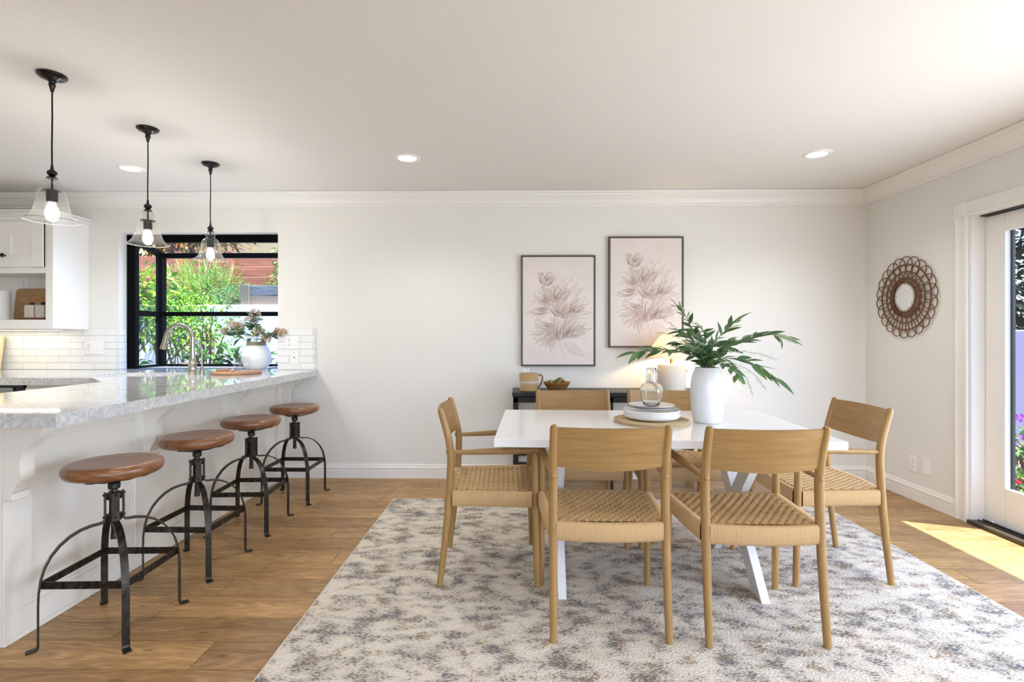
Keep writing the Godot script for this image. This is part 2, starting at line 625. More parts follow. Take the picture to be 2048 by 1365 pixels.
# ---------------------------------------------------------------- shell
func build_floor() -> void:
	var fl := setting("floor")
	var m := MB.new()
	m.bb(-5.35, -0.16, 3.65, 3.0, -0.014, -4.45)
	obj("subfloor", m, M["oak_plank_3"], fl)
	var pw := 0.172
	var joints := {}
	for row in range(-3, 26):
		# row k lies between depth 2.01 + 0.172 (k - 12) and the next
		var z1 := -(2.01 + pw * (row - 12))
		var z0 := z1 - pw
		if z1 > 0.62 or z0 < WZ - 0.18:
			continue
		z0 = maxf(z0, WZ - 0.02)
		if z1 - z0 < 0.01:
			continue
		var x := -2.6
		var first := true
		while x < WX + 0.12:
			var ln := rng.randf_range(1.1, 2.1)
			if first:
				ln = rng.randf_range(0.4, 1.7)
				if row == 11: ln = 1.41
				elif row == 12: ln = 0.98
				elif row == 14: ln = 1.2
				first = false
			var xe := minf(x + ln, WX + 0.12)
			var b := MB.new()
			b.box(Vector3.ZERO, Vector3(xe - x - 0.0018, 0.014, z1 - z0 - 0.0018), 0.0016)
			var o := obj("plank", b, M["oak_plank_%d" % rng.randi_range(0, 7)], fl)
			o.position = Vector3((x + xe) / 2, -0.007, (z0 + z1) / 2)
			x = xe

func build_shell() -> void:
	var x0 := -5.2
	var zr := 3.5
	# back wall round the garden window opening
	var m := MB.new()
	m.bb(x0 - 0.15, -0.15, WZ - 0.09, -3.40, CY + 0.1, WZ)
	m.bb(-2.04, -0.15, WZ - 0.09, WX + 0.14, CY + 0.1, WZ)
	m.bb(-3.40, 2.075, WZ - 0.09, -2.04, CY + 0.1, WZ)
	m.bb(-3.40, -0.15, WZ - 0.09, -2.04, 0.85, WZ)
	setting("wall_back", m, M.wall_paint)
	# right wall: sliding doors in view, an unseen opening added nearer the rear for side light
	m = MB.new()
	m.bb(WX, -0.15, WZ - 0.09, WX + 0.14, CY + 0.1, -3.352)
	m.bb(WX, 1.985, -3.352, WX + 0.14, CY + 0.1, -0.72)
	m.bb(WX, -0.15, -0.72, WX + 0.14, CY + 0.1, 0.5)
	m.bb(WX, 1.985, 0.5, WX + 0.14, CY + 0.1, 2.7)
	m.bb(WX, -0.15, 0.5, WX + 0.14, 0.1, 2.7)
	m.bb(WX, -0.15, 2.7, WX + 0.14, CY + 0.1, zr)
	m.bb(WX, -0.15, -3.352, WX + 0.14, -0.015, -0.72)
	setting("wall_right", m, M.wall_paint)
	m = MB.new()
	m.bb(x0 - 0.15, -0.15, WZ, x0, CY + 0.1, zr + 0.15)
	setting("wall_left", m, M.wall_paint)
	# rear wall with the wide living-room window opening
	m = MB.new()
	m.bb(x0, -0.15, zr, -1.3, CY + 0.1, zr + 0.15)
	m.bb(2.4, -0.15, zr, WX + 0.14, CY + 0.1, zr + 0.15)
	m.bb(-1.3, 2.25, zr, 2.4, CY + 0.1, zr + 0.15)
	m.bb(-1.3, -0.15, zr, 2.4, 0.25, zr + 0.15)
	setting("wall_rear", m, M.wall_paint)
	m = MB.new()
	m.bb(x0 - 0.15, CY, zr + 0.15, WX + 0.14, CY + 0.12, WZ - 0.09)
	setting("ceiling", m, M.ceiling_paint)
	# rear window frame and panes
	var rw := setting("window_2")
	m = MB.new()
	for x in [-1.3, -0.375, 0.55, 1.475, 2.4]:
		m.bb(x - 0.03, 0.25, zr + 0.05, x + 0.03, 2.25, zr + 0.1, 0.003)
	for y in [0.28, 2.22]:
		m.bb(-1.3, y - 0.03, zr + 0.05, 2.4, y + 0.03, zr + 0.1, 0.003)
	obj("window_frame", m, M.trim_paint, rw)
	m = MB.new()
	m.flat(Vector3(-1.3, 0.25, zr + 0.075), Vector3(2.4, 0.25, zr + 0.075), Vector3(2.4, 2.25, zr + 0.075), Vector3(-1.3, 2.25, zr + 0.075), Vector3(0, 0, -1))
	obj("pane", m, M.pane_glass, rw)
	# unseen window added on the door wall to bring in side light
	var sw := setting("added_window_3")
	m = MB.new()
	for z in [0.53, 1.6, 2.67]:
		m.bb(WX + 0.05, 0.1, z - 0.03, WX + 0.1, 1.985, z + 0.03, 0.003)
	for y in [0.13, 1.955]:
		m.bb(WX + 0.05, y - 0.03, 0.5, WX + 0.1, y + 0.03, 2.7, 0.003)
	obj("window_frame", m, M.trim_paint, sw)
	m = MB.new()
	m.flat(Vector3(WX + 0.075, 0.1, 0.5), Vector3(WX + 0.075, 0.1, 2.7), Vector3(WX + 0.075, 1.985, 2.7), Vector3(WX + 0.075, 1.985, 0.5), Vector3(-1, 0, 0))
	obj("pane", m, M.pane_glass, sw)

# profile pushed along an axis: pf in (out from wall, height)
func run_profile(pf: PackedVector2Array, a: Vector3, b: Vector3, out: Vector3) -> MB:
	var m := MB.new()
	var d := b - a
	var xf := Transform3D(Basis(out, Vector3.UP, d.normalized()), a)
	m.prism(pf, 0.0, d.length(), xf, false)
	return m

func build_trim() -> void:
	# crown: fillet, big cove, bead, fillet
	var cr := PackedVector2Array([Vector2(0, 2.285), Vector2(0.012, 2.285), Vector2(0.014, 2.297), Vector2(0.020, 2.300), Vector2(0.021, 2.306), Vector2(0.027, 2.309), Vector2(0.031, 2.322), Vector2(0.038, 2.336), Vector2(0.049, 2.350), Vector2(0.062, 2.362), Vector2(0.070, 2.368), Vector2(0.072, 2.378), Vector2(0.082, 2.382), Vector2(0.086, 2.386), Vector2(0.090, 2.398), Vector2(0, 2.399)])
	setting("trim_1", run_profile(cr, Vector3(-5.2, 0, WZ), Vector3(WX, 0, WZ), Vector3(0, 0, 1)), M.trim_paint)
	setting("trim_2", run_profile(cr, Vector3(WX, 0, WZ + 0.001), Vector3(WX, 0, 3.5), Vector3(-1, 0, 0)), M.trim_paint)
	var bp := PackedVector2Array([Vector2(0, 0.0), Vector2(0.016, 0.0), Vector2(0.016, 0.068), Vector2(0.0145, 0.070), Vector2(0.0145, 0.076), Vector2(0.017, 0.080), Vector2(0.017, 0.092), Vector2(0.012, 0.095), Vector2(0.009, 0.102), Vector2(0.009, 0.108), Vector2(0.006, 0.116), Vector2(0, 0.117)])
	setting("baseboard_back", run_profile(bp, Vector3(-1.978, 0, WZ), Vector3(WX, 0, WZ), Vector3(0, 0, 1)), M.trim_paint)
	var br := setting("baseboard_right", run_profile(bp, Vector3(WX, 0, WZ + 0.001), Vector3(WX, 0, -3.444), Vector3(-1, 0, 0)), M.trim_paint)
	obj("baseboard_rear_run", run_profile(bp, Vector3(WX, 0, -0.63), Vector3(WX, 0, 0.5), Vector3(-1, 0, 0)), M.trim_paint, br)
	# fluted door casing with corner blocks
	var ca := setting("trim_3")
	var fl := PackedVector2Array([Vector2(0, 0), Vector2(0, 0.017), Vector2(0.006, 0.019), Vector2(0.014, 0.019), Vector2(0.018, 0.014), Vector2(0.030, 0.011), Vector2(0.045, 0.0105), Vector2(0.060, 0.011), Vector2(0.070, 0.014), Vector2(0.075, 0.019), Vector2(0.084, 0.019), Vector2(0.090, 0.017), Vector2(0.090, 0)])
	for s in [[-3.444, "casing"], [-0.72, "casing"]]:
		var m := MB.new()
		# cross section (along z, out from the wall), pushed upwards
		m.prism(fl, 0.0, 1.972, Transform3D(Basis(Vector3(0, 0, 1), Vector3(-1, 0, 0), Vector3(0, 1, 0)), Vector3(WX, 0, s[0])))
		obj(s[1], m, M.trim_paint, ca)
	var hm := MB.new()
	hm.prism(fl, 0.0, 2.63, Transform3D(Basis(Vector3(0, 1, 0), Vector3(-1, 0, 0), Vector3(0, 0, 1)), Vector3(WX, 1.968, -3.352)))
	obj("head_casing", hm, M.trim_paint, ca)
	for z in [-3.399, -0.675]:
		var m := MB.new()
		m.box(Vector3(WX - 0.012, 2.014, z), Vector3(0.024, 0.088, 0.094), 0.003)
		m.lathe([Vector2(0.036, 0.0), Vector2(0.036, 0.004), Vector2(0.030, 0.006), Vector2(0.026, 0.002), Vector2(0.016, 0.002), Vector2(0.012, 0.006), Vector2(0.0, 0.008)], 20, Transform3D(Basis(Vector3(0, 1, 0), Vector3(-1, 0, 0), Vector3(0, 0, 1)), Vector3(WX - 0.024, 2.014, z)))
		obj("corner_block", m, M.trim_paint, ca)

func build_garden_window() -> void:
	var w := setting("window_1")
	var xl := -3.40
	var xr := -2.04
	var zi := WZ - 0.085     # inner plane of the black frame
	var zf := -4.82          # front plane of the box
	var yb := TOP + 0.002
	var yt := 2.065
	var yf := 1.975          # top of the front wall
	var m := MB.new()
	# frame round the opening
	m.bb(xl, yb, zi, xl + 0.075, yt, zi - 0.05, 0.003)
	m.bb(xr - 0.03, yb, zi, xr, yt, zi - 0.05, 0.003)
	m.bb(xl, yt - 0.055, zi, xr, yt + 0.01, zi - 0.05, 0.003)
	obj("inner_frame", m, M.window_black, w)
	m = MB.new()
	for x in [xl + 0.035, xr - 0.035]:
		m.bb(x - 0.032, yb, zf - 0.02, x + 0.032, yf, zf + 0.045, 0.004)
	obj("corner_post", m, M.window_black, w)
	m = MB.new()
	m.bb(xl, yf - 0.045, zf - 0.02, xr, yf, zf + 0.03, 0.003)
	obj("head_rail", m, M.window_black, w)
	m = MB.new()
	m.bb(xl, 1.385, zf - 0.015, xr, 1.425, zf + 0.03, 0.003)
	for x in [xl + 0.03, xr - 0.03]:
		m.bb(x - 0.018, 1.375, zi - 0.05, x + 0.018, 1.425, zf + 0.03, 0.003)
	obj("mid_rail", m, M.window_black, w)
	m = MB.new()
	m.bb(xl, yb, zf - 0.02, xr, yb + 0.02, zf + 0.03, 0.003)
	for x in [xl + 0.03, xr - 0.03]:
		m.bb(x - 0.02, yb, zi - 0.05, x + 0.02, yb + 0.02, zf + 0.03, 0.003)
	obj("sill_rail", m, M.window_black, w)
	# sloping rafters of the little glass roof
	for x in [xl + 0.03, xr - 0.03]:
		m = MB.new()
		m.bar([Vector3(x, yt - 0.02, zi - 0.03), Vector3(x, yf - 0.02, zf)], Vector3(1, 0, 0), 0.05, 0.045)
		obj("rafter", m, M.window_black, w)
	for p in [[Vector3(xl, yb, zf), Vector3(xr, yb, zf), Vector3(xr, yf, zf), Vector3(xl, yf, zf), Vector3(0, 0, 1)],
			[Vector3(xl + 0.03, yb, zi), Vector3(xl + 0.03, yb, zf), Vector3(xl + 0.03, yf, zf), Vector3(xl + 0.03, yt, zi), Vector3(1, 0, 0)],
			[Vector3(xr - 0.03, yb, zi), Vector3(xr - 0.03, yb, zf), Vector3(xr - 0.03, yf, zf), Vector3(xr - 0.03, yt, zi), Vector3(-1, 0, 0)],
			[Vector3(xl, yt, zi - 0.02), Vector3(xr, yt, zi - 0.02), Vector3(xr, yf, zf), Vector3(xl, yf, zf), Vector3(0, -1, -0.2).normalized()]]:
		m = MB.new()
		m.flat(p[0], p[1], p[2], p[3], p[4])
		obj("pane", m, M.pane_glass, w)

func build_glass_door() -> void:
	var d := setting("door_1")
	# lining of the opening
	var m := MB.new()
	m.bb(WX, 0.0, -3.352, WX + 0.14, 1.985, -3.335, 0.001)
	m.bb(WX, 0.0, -0.737, WX + 0.14, 1.985, -0.72, 0.001)
	m.bb(WX, 1.968, -3.335, WX + 0.055, 1.985, -0.737, 0.001)
	m.bb(WX + 0.12, 1.968, -3.335, WX + 0.14, 1.985, -0.737, 0.001)
	obj("lining", m, M.trim_paint, d)
	m = MB.new()
	m.bb(WX + 0.055, 1.96, -3.335, WX + 0.12, 1.985, -0.737)
	obj("head_track", m, M.bronze_dark, d)
	# threshold with two runners
	m = MB.new()
	m.bb(WX - 0.022, -0.012, -3.345, WX + 0.03, 0.024, -0.73, 0.003)
	m.bb(WX + 0.03, -0.012, -3.335, WX + 0.16, 0.008, -0.737)
	m.bb(WX + 0.036, 0.0, -3.335, WX + 0.041, 0.028, -0.737)
	m.bb(WX + 0.068, 0.0, -3.335, WX + 0.078, 0.03, -0.737)
	obj("threshold", m, M.bronze_trim, d)
	for s in [[-3.335, -2.02], [-2.08, -0.737]]:
		var px := WX + 0.085
		if s[0] > -2.5:
			px = WX + 0.075
		var z0: float = s[0]
		var z1: float = s[1]
		m = MB.new()
		m.bb(px, 0.032, z0, px + 0.035, 1.955, z0 + 0.135, 0.002)
		m.bb(px, 0.032, z1 - 0.135, px + 0.035, 1.955, z1, 0.002)
		m.bb(px, 0.032, z0 + 0.135, px + 0.035, 0.262, z1 - 0.135, 0.002)
		m.bb(px, 1.845, z0 + 0.135, px + 0.035, 1.955, z1 - 0.135, 0.002)
		obj("sash", m, M.trim_paint, d)
		m = MB.new()
		var xg := px + 0.024
		m.flat(Vector3(xg, 0.26, z0 + 0.13), Vector3(xg, 0.26, z1 - 0.13), Vector3(xg, 1.85, z1 - 0.13), Vector3(xg, 1.85, z0 + 0.13), Vector3(-1, 0, 0))
		obj("pane", m, M.pane_glass, d)
		m = MB.new()
		# dark outer cladding and screen frame seen past the edge of the glass
		m.bb(px + 0.036, 0.03, z0, px + 0.05, 1.95, z0 + 0.15)
		m.bb(px + 0.036, 0.03, z1 - 0.15, px + 0.05, 1.95, z1)
		m.bb(px + 0.036, 0.03, z0 + 0.15, px + 0.05, 0.25, z1 - 0.15)
		m.bb(px + 0.036, 1.855, z0 + 0.15, px + 0.05, 1.95, z1 - 0.15)
		obj("outer_cladding", m, M.bronze_dark, d)

# ---------------------------------------------------------------- outside
func shrub(called: String, label: String, at: Vector3, c: Vector3, r: Vector3, count: int, ln: float, wd: float, tones: Array, sd: int, stems := 3, droop := 0.3) -> Node3D:
	var rg := RandomNumberGenerator.new()
	rg.seed = sd
	var t := thing(called, label, "plant", at)
	var m := MB.new()
	var cc := c - at
	for i in count:
		var d := Vector3(rg.randfn(), rg.randfn(), rg.randfn()).normalized()
		var rad := pow(rg.randf(), 0.45)
		var lump := 1.0 + 0.25 * sin(d.x * 5.0 + sd) * cos(d.z * 6.0 + d.y * 4.0)
		var p := cc + d * r * rad * lump
		var dir := (d + Vector3(rg.randf_range(-0.7, 0.7), rg.randf_range(-0.5, 0.8) - droop, rg.randf_range(-0.7, 0.7))).normalized()
		var up := Vector3(rg.randf_range(-0.6, 0.6), 1.0, rg.randf_range(-0.6, 0.6)).normalized()
		if absf(dir.dot(up)) > 0.95:
			up = Vector3.RIGHT
		m.tint = tones[rg.randi_range(0, tones.size() - 1)]
		m.leaf(p, dir, up, ln * rg.randf_range(0.7, 1.25), wd * rg.randf_range(0.8, 1.2), 0.25, 2, 0.2)
	var fo := obj("foliage", m, M.garden_leaf, t)
	fo.set_meta("kind", "stuff")
	for k in stems:
		m = MB.new()
		var pts := []
		var tip := cc + Vector3(rg.randf_range(-0.7, 0.7), rg.randf_range(-0.1, 0.6), rg.randf_range(-0.7, 0.7)) * r
		var b := Vector3(rg.randf_range(-0.06, 0.06), 0, rg.randf_range(-0.06, 0.06))
		for q in 7:
			var f := q / 6.0
			pts.append(b.lerp(tip, f) + Vector3(sin(f * 5.0 + k) * 0.04, 0, cos(f * 4.0 + k * 2.0) * 0.04))
		m.tube(pts, [0.022, 0.02, 0.017, 0.014, 0.011, 0.008, 0.004], 6)
		obj("stem", m, M.stem_brown, t)
		for q in 3:
			m = MB.new()
			var s0: Vector3 = pts[2 + q]
			m.tube([s0, s0.lerp(cc, 0.3) + Vector3(rg.randf_range(-0.4, 0.4), 0.15, rg.randf_range(-0.4, 0.4)) * r, cc + Vector3(rg.randf_range(-1, 1), rg.randf_range(0, 0.8), rg.randf_range(-1, 1)) * r * 0.8], [0.011, 0.008, 0.003], 5)
			obj("twig", m, M.stem_brown, t)
	return t

func lin(r: int, g: int, b: int) -> Color:
	return Color8(r, g, b).srgb_to_linear()

func build_outside() -> void:
	var so := mat("soil", s8(120, 104, 84), 0.95)
	var m := MB.new()
	m.bb(-16, -0.4, -16, 14, -0.17, 12)
	setting("ground", m, M.soil)
	var stc := mat("stucco_white", s8(246, 245, 242), 0.85)
	var stl := mat("stucco_lilac", s8(132, 124, 134), 0.9)
	# white retaining wall with a raised bed behind it
	m = MB.new()
	m.bb(-11, -0.17, -6.85, 2.5, 1.60, -6.6, 0.02)
	setting("wall_garden", m, M.stucco_white)
	m = MB.new()
	m.bb(-11, -0.17, -11.5, 2.5, 1.52, -6.85)
	setting("ground_terrace", m, M.soil)
	# added boards: their slate blue stands in for shade on the garden wall
	mat("wall_shade_blue", s8(92, 112, 128), 0.7)
	var sb := thing("added_shade_boards", "added slate blue boards standing in for shade along the white garden wall", "panel", Vector3(-6.0, 1.08, -6.58))
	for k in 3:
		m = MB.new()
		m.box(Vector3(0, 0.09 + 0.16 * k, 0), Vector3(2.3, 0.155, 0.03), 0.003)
		obj("board", m, M.wall_shade_blue, sb)
	# red-brown board fence
	var fw := mat("fence_wood", Color(1, 1, 1), 0.8)
	fw.albedo_texture = wood_tex(512, 256, s8(124, 64, 38), s8(206, 124, 82), 6.0, 2.2, 0.3, 91)
	tri_map(fw, Vector3(0.5, 2.0, 2.0), true)
	var fp := mat("fence_post_wood", s8(188, 104, 76), 0.8)
	var fn := thing("board_fence", "red-brown horizontal board fence above the garden bed", "fence", Vector3(-4.5, 1.52, -9.3))
	for k in 6:
		for s in 3:
			m = MB.new()
			m.box(Vector3(-4.0 + 4.0 * s, 0.08 + 0.19 * k, rng.randf_range(-0.004, 0.004)), Vector3(3.98, 0.182, 0.022), 0.003)
			obj("board", m, fw, fn)
	for k in 10:
		m = MB.new()
		m.box(Vector3(-6.1 + 0.93 * k + 0.72, 0.60, 0.05), Vector3(0.10, 1.20, 0.07), 0.004)
		obj("post", m, fp, fn)
	# weathered timber planter on the wall
	var gw := mat("grey_timber", Color(1, 1, 1), 0.85)
	gw.albedo_texture = wood_tex(512, 256, s8(66, 70, 72), s8(150, 146, 138), 6.0, 2.2, 0.3, 92)
	tri_map(gw, Vector3(0.7, 3.0, 3.0), true)
	var bw := mat("bleached_timber", s8(126, 108, 86), 0.85)
	var pl := thing("timber_planter", "weathered grey timber planter box on top of the white garden wall", "planter", Vector3(-2.56, 1.60, -6.8))
	for k in 2:
		m = MB.new()
		m.box(Vector3(0.05, 0.06 + 0.135 * k, 0.06), Vector3(2.2, 0.125, 0.06), 0.006)
		obj("plank", m, gw if k == 1 else bw, pl)
	for x in [-1.02, 0.1, 1.08]:
		m = MB.new()
		m.box(Vector3(x, 0.13, 0.105), Vector3(0.11, 0.27, 0.035), 0.005)
		obj("post", m, bw, pl)
	m = MB.new()
	m.box(Vector3(-1.08, 0.13, -0.2), Vector3(0.06, 0.25, 0.5), 0.005)
	obj("end_plank", m, gw, pl)
	# neighbour's cream house beyond the fence
	var nh := mat("cream_stucco", s8(244, 208, 140), 0.9)
	var hs := thing("neighbour_house", "cream stucco house wall with eave beyond the board fence", "building", Vector3(-4, 1.3, -12.5))
	m = MB.new()
	m.bb(-6, -1.47, -3.0, 8, 4.4, 0.0)
	obj("wall", m, nh, hs)
	m = MB.new()
	m.bb(-6.4, 4.4, -3.4, 8.4, 4.6, 0.05, 0.02)
	obj("roof", m, M.fence_post_wood, hs)
	# planting in the yard
	var lime := [lin(132, 176, 36), lin(160, 196, 52), lin(92, 140, 30), lin(178, 204, 80), lin(60, 96, 24)]
	var mid := [lin(92, 148, 48), lin(124, 176, 72), lin(70, 120, 40), lin(146, 190, 96)]
	var deep := [lin(44, 78, 36), lin(62, 100, 44), lin(34, 62, 34)]
	var rust := [lin(170, 110, 40), lin(132, 90, 34), lin(196, 150, 70), lin(104, 96, 34)]
	shrub("broadleaf_shrub", "lime green broad-leaved shrub beside the garden window corner post", Vector3(-4.75, -0.17, -6.05), Vector3(-4.65, 1.62, -6.0), Vector3(0.62, 0.50, 0.45), 1700, 0.11, 0.05, lime, 101, 4)
	shrub("feathery_shrub", "rounded feathery mid-green shrub in front of the board fence", Vector3(-4.75, 1.5, -7.8), Vector3(-4.75, 1.88, -7.75), Vector3(0.66, 0.42, 0.5), 5200, 0.055, 0.010, mid, 102, 2, 0.0)
	shrub("small_leaf_shrub", "airy yellow-green shrub with bare twigs against the white wall", Vector3(-3.60, -0.17, -5.65), Vector3(-3.60, 1.30, -5.65), Vector3(0.52, 0.36, 0.36), 1900, 0.045, 0.024, lime + mid, 103, 5)
	shrub("low_leaf_shrub", "yellow-green clipped shrub below the feathery shrub", Vector3(-4.15, -0.17, -6.2), Vector3(-4.15, 1.52, -6.2), Vector3(0.40, 0.24, 0.3), 1500, 0.045, 0.026, lime, 104, 3)
	shrub("glossy_shrub", "dark glossy-leaved shrub low under the window sill", Vector3(-2.95, -0.17, -5.35), Vector3(-2.95, 0.88, -5.35), Vector3(0.55, 0.22, 0.25), 330, 0.11, 0.055, deep + [mid[0]], 105, 5)
	shrub("side_shrub", "leafy dark shrub by the side pane of the garden window", Vector3(-4.25, -0.17, -5.35), Vector3(-4.25, 0.82, -5.35), Vector3(0.35, 0.30, 0.25), 300, 0.11, 0.06, deep + [mid[0]], 106, 3)
	shrub("climbing_vine", "pale green climbing vine on the board fence", Vector3(-4.0, 1.52, -8.9), Vector3(-3.75, 2.02, -8.9), Vector3(0.75, 0.34, 0.2), 900, 0.10, 0.035, [lin(150, 180, 90), lin(196, 206, 140), lin(110, 140, 60)], 107, 3)
	shrub("corner_vine", "tall pale vine rising above the timber planter", Vector3(-3.85, 1.52, -8.4), Vector3(-3.70, 2.4, -8.4), Vector3(0.32, 0.5, 0.25), 600, 0.09, 0.035, [lin(150, 180, 90), lin(196, 206, 140), lin(110, 140, 60)], 108, 2)
	shrub("rust_tree", "tree with rust and olive leaves rising behind the fence", Vector3(-7.2, 1.3, -10.8), Vector3(-7.0, 3.35, -10.6), Vector3(1.6, 0.75, 0.7), 1700, 0.16, 0.07, rust, 109, 4)
	shrub("rosemary_bush", "silvery bush spilling over the white wall", Vector3(-4.05, 1.52, -7.25), Vector3(-4.0, 1.70, -7.22), Vector3(0.30, 0.2, 0.2), 1100, 0.07, 0.012, [lin(120, 160, 110), lin(90, 130, 80)], 110, 2, 0.1)
	# straw-tipped strap-leaved clump
	var gr := thing("strap_grass", "clump of tall straw-tipped strap leaves before the fence", "plant", Vector3(-5.15, 1.5, -8.35))
	var rg := RandomNumberGenerator.new()
	rg.seed = 33
	m = MB.new()
	for i in 150:
		var a := rg.randf() * TAU
		var d := Vector3(cos(a) * rg.randf_range(0.1, 0.75), 1.0, sin(a) * 0.5).normalized()
		m.tint = [lin(196, 176, 96), lin(168, 160, 64), lin(214, 200, 150), lin(150, 110, 60)][rg.randi_range(0, 3)]
		m.leaf(Vector3(rg.randf_range(-0.25, 0.25), 0, rg.randf_range(-0.1, 0.1)), d, Vector3(cos(a + 1.5), 0.2, sin(a + 1.5)).normalized(), rg.randf_range(0.8, 1.2), 0.03, 0.2, 3, 0.3)
	obj("foliage", m, M.garden_leaf, gr).set_meta("kind", "stuff")

	# --- patio beyond the sliding door
	m = MB.new()
	m.bb(3.25, -0.17, -6.45, 11, 1.27, -6.2, 0.02)
	setting("wall_patio", m, M.stucco_lilac)
	var pv := setting("ground_patio")
	m = MB.new()
	m.bb(3.03, -0.17, -6.2, 8.5, -0.105, 3.5)
	mat("paver_sand", s8(150, 128, 110), 0.95)
	obj("sand_bed", m, M.paver_sand, pv)
	for k in 3:
		mat("brick_%d" % k, [s8(168, 96, 78), s8(186, 112, 90), s8(150, 84, 70)][k], 0.85)
	var bm := MB.new()
	bm.box(Vector3.ZERO, Vector3(0.196, 0.03, 0.096), 0.004)
	var bmesh := bm.mesh()
	for i in 16:
		for j in 18:
			var o := obj("brick", bmesh, M["brick_%d" % rng.randi_range(0, 2)], pv)
			o.position = Vector3(3.16 + 0.2 * i + (0.1 if j % 2 else 0.0), -0.095 + rng.randf_range(-0.002, 0.002), -5.0 + 0.1 * j)
	m = MB.new()
	m.bb(3.06, -0.11, -3.1, 8.5, -0.085, 3.5)
	mat("paved_field", s8(140, 136, 128), 0.9)
	obj("paved_field", m, M.paved_field, pv)
	shrub("dark_hedge", "tall dark evergreen hedge behind the lilac patio wall", Vector3(7.0, -0.17, -8.2), Vector3(7.0, 1.9, -8.2), Vector3(2.6, 1.9, 0.7), 5200, 0.2, 0.09, [lin(34, 46, 34), lin(48, 60, 44), lin(26, 36, 28)], 120, 4)
	# flowering plant with purple heads, and a red one below it
	for f in [["purple_flower_plant", "leafy plant with purple flower heads in front of the patio wall", Vector3(4.55, -0.12, -4.72), 0.62, lin(168, 70, 196), 121], ["red_flower_plant", "low plant with dark red flowers on the brick patio", Vector3(4.02, -0.10, -4.10), 0.22, lin(140, 28, 34), 122]]:
		var h: float = f[3]
		var fp2: Vector3 = f[2]
		var t := shrub(f[0], f[1], fp2, fp2 + Vector3(0, h * 0.5, 0), Vector3(0.34, h * 0.5, 0.22), 260, 0.08, 0.035, [lin(96, 140, 60), lin(130, 168, 84), lin(70, 108, 50)], f[5], 4)
		var fr := RandomNumberGenerator.new()
		fr.seed = f[5]
		for k in 7:
			m = MB.new()
			var c := Vector3(fr.randf_range(-0.28, 0.2), h * fr.randf_range(0.6, 1.05), fr.randf_range(-0.1, 0.25))
			m.tint = f[4]
			for q in 26:
				var d := Vector3(fr.randfn(), fr.randfn() + 0.5, fr.randfn()).normalized()
				m.leaf(c + d * 0.012, d, Vector3(d.y, d.z, d.x + 0.3).normalized(), 0.035, 0.02, 0.1, 2)
			obj("flower_head", m, M.garden_leaf, t)

# ---------------------------------------------------------------- kitchen
func outlet(parent_label: String, at: Vector3, out: Vector3, gangs: Array, called := "wall_outlet", w1 := 0.07) -> Node3D:
	# a cover plate with receptacles ("o") or rocker switches ("s") or nothing ("b")
	var t := thing(called, parent_label, "switch plate" if "s" in gangs else "outlet", at)
	t.basis = Basis(Vector3.UP.cross(out), Vector3.UP, out)
	var w := w1 + 0.046 * (gangs.size() - 1)
	var m := MB.new()
	m.box(Vector3(0, 0, 0.003), Vector3(w, 0.115, 0.006), 0.0025)
	obj("plate", m, M.plastic_white, t)
	for g in gangs.size():
		var x := (g - (gangs.size() - 1) / 2.0) * 0.046
		if gangs[g] == "o":
			for y in [-0.02, 0.02]:
				m = MB.new()
				m.box(Vector3(x, y, 0.0065), Vector3(0.03, 0.03, 0.003), 0.001)
				obj("receptacle", m, M.plastic_white, t)
				m = MB.new()
				m.box(Vector3(x - 0.006, y + 0.004, 0.0082), Vector3(0.0022, 0.009, 0.001))
				m.box(Vector3(x + 0.006, y + 0.004, 0.0082), Vector3(0.0022, 0.008, 0.001))
				m.box(Vector3(x, y - 0.009, 0.0082), Vector3(0.005, 0.004, 0.001))
				obj("slot", m, M.slot_dark, t)
		elif gangs[g] == "s":
			m = MB.new()
			m.box(Vector3(x, 0, 0.007), Vector3(0.033, 0.066, 0.004), 0.001)
			obj("rocker", m, M.plastic_white, t)
		elif gangs[g] == "j":
			m = MB.new()
			m.lathe([Vector2(0.006, 0), Vector2(0.006, 0.0012), Vector2(0.0, 0.0012)], 12, Transform3D(Basis(Vector3.RIGHT, Vector3(0, 0, 1), Vector3.DOWN), Vector3(x, 0, 0.006)))
			for y in [-0.04, 0.04]:
				m.lathe([Vector2(0.003, 0), Vector2(0.003, 0.001), Vector2(0.0, 0.001)], 8, Transform3D(Basis(Vector3.RIGHT, Vector3(0, 0, 1), Vector3.DOWN), Vector3(x, y, 0.006)))
			obj("jack", m, M.slot_dark, t)
	return t

func tiles(bs: Node3D, x0: float, x1: float, y0: float, y1: float, first: float, holes: Array) -> void:
	var rows := 6
	var th := (y1 - y0) / rows
	var ln := 0.2035
	for r in rows:
		var yb := y1 - th * (r + 1)
		var x := x1 - first + (ln / 2 if r % 2 else 0.0)
		# walk left from the right-hand joint so that the bond runs through
		var edges := [x1]
		while x > x0 + 0.01:
			if x < x1 - 0.004:
				edges.append(x)
			x -= ln
		edges.append(x0)
		for k in edges.size() - 1:
			var xa: float = edges[k + 1]
			var xb: float = edges[k]
			if xb - xa < 0.012:
				continue
			var m := MB.new()
			m.box(Vector3.ZERO, Vector3(xb - xa - 0.0022, th - 0.0022, 0.008), 0.0012)
			var o := obj("tile", m, M.tile_glaze, bs)
			o.position = Vector3((xa + xb) / 2, yb + th / 2, WZ + 0.006 + rng.randf_range(-0.0003, 0.0003))

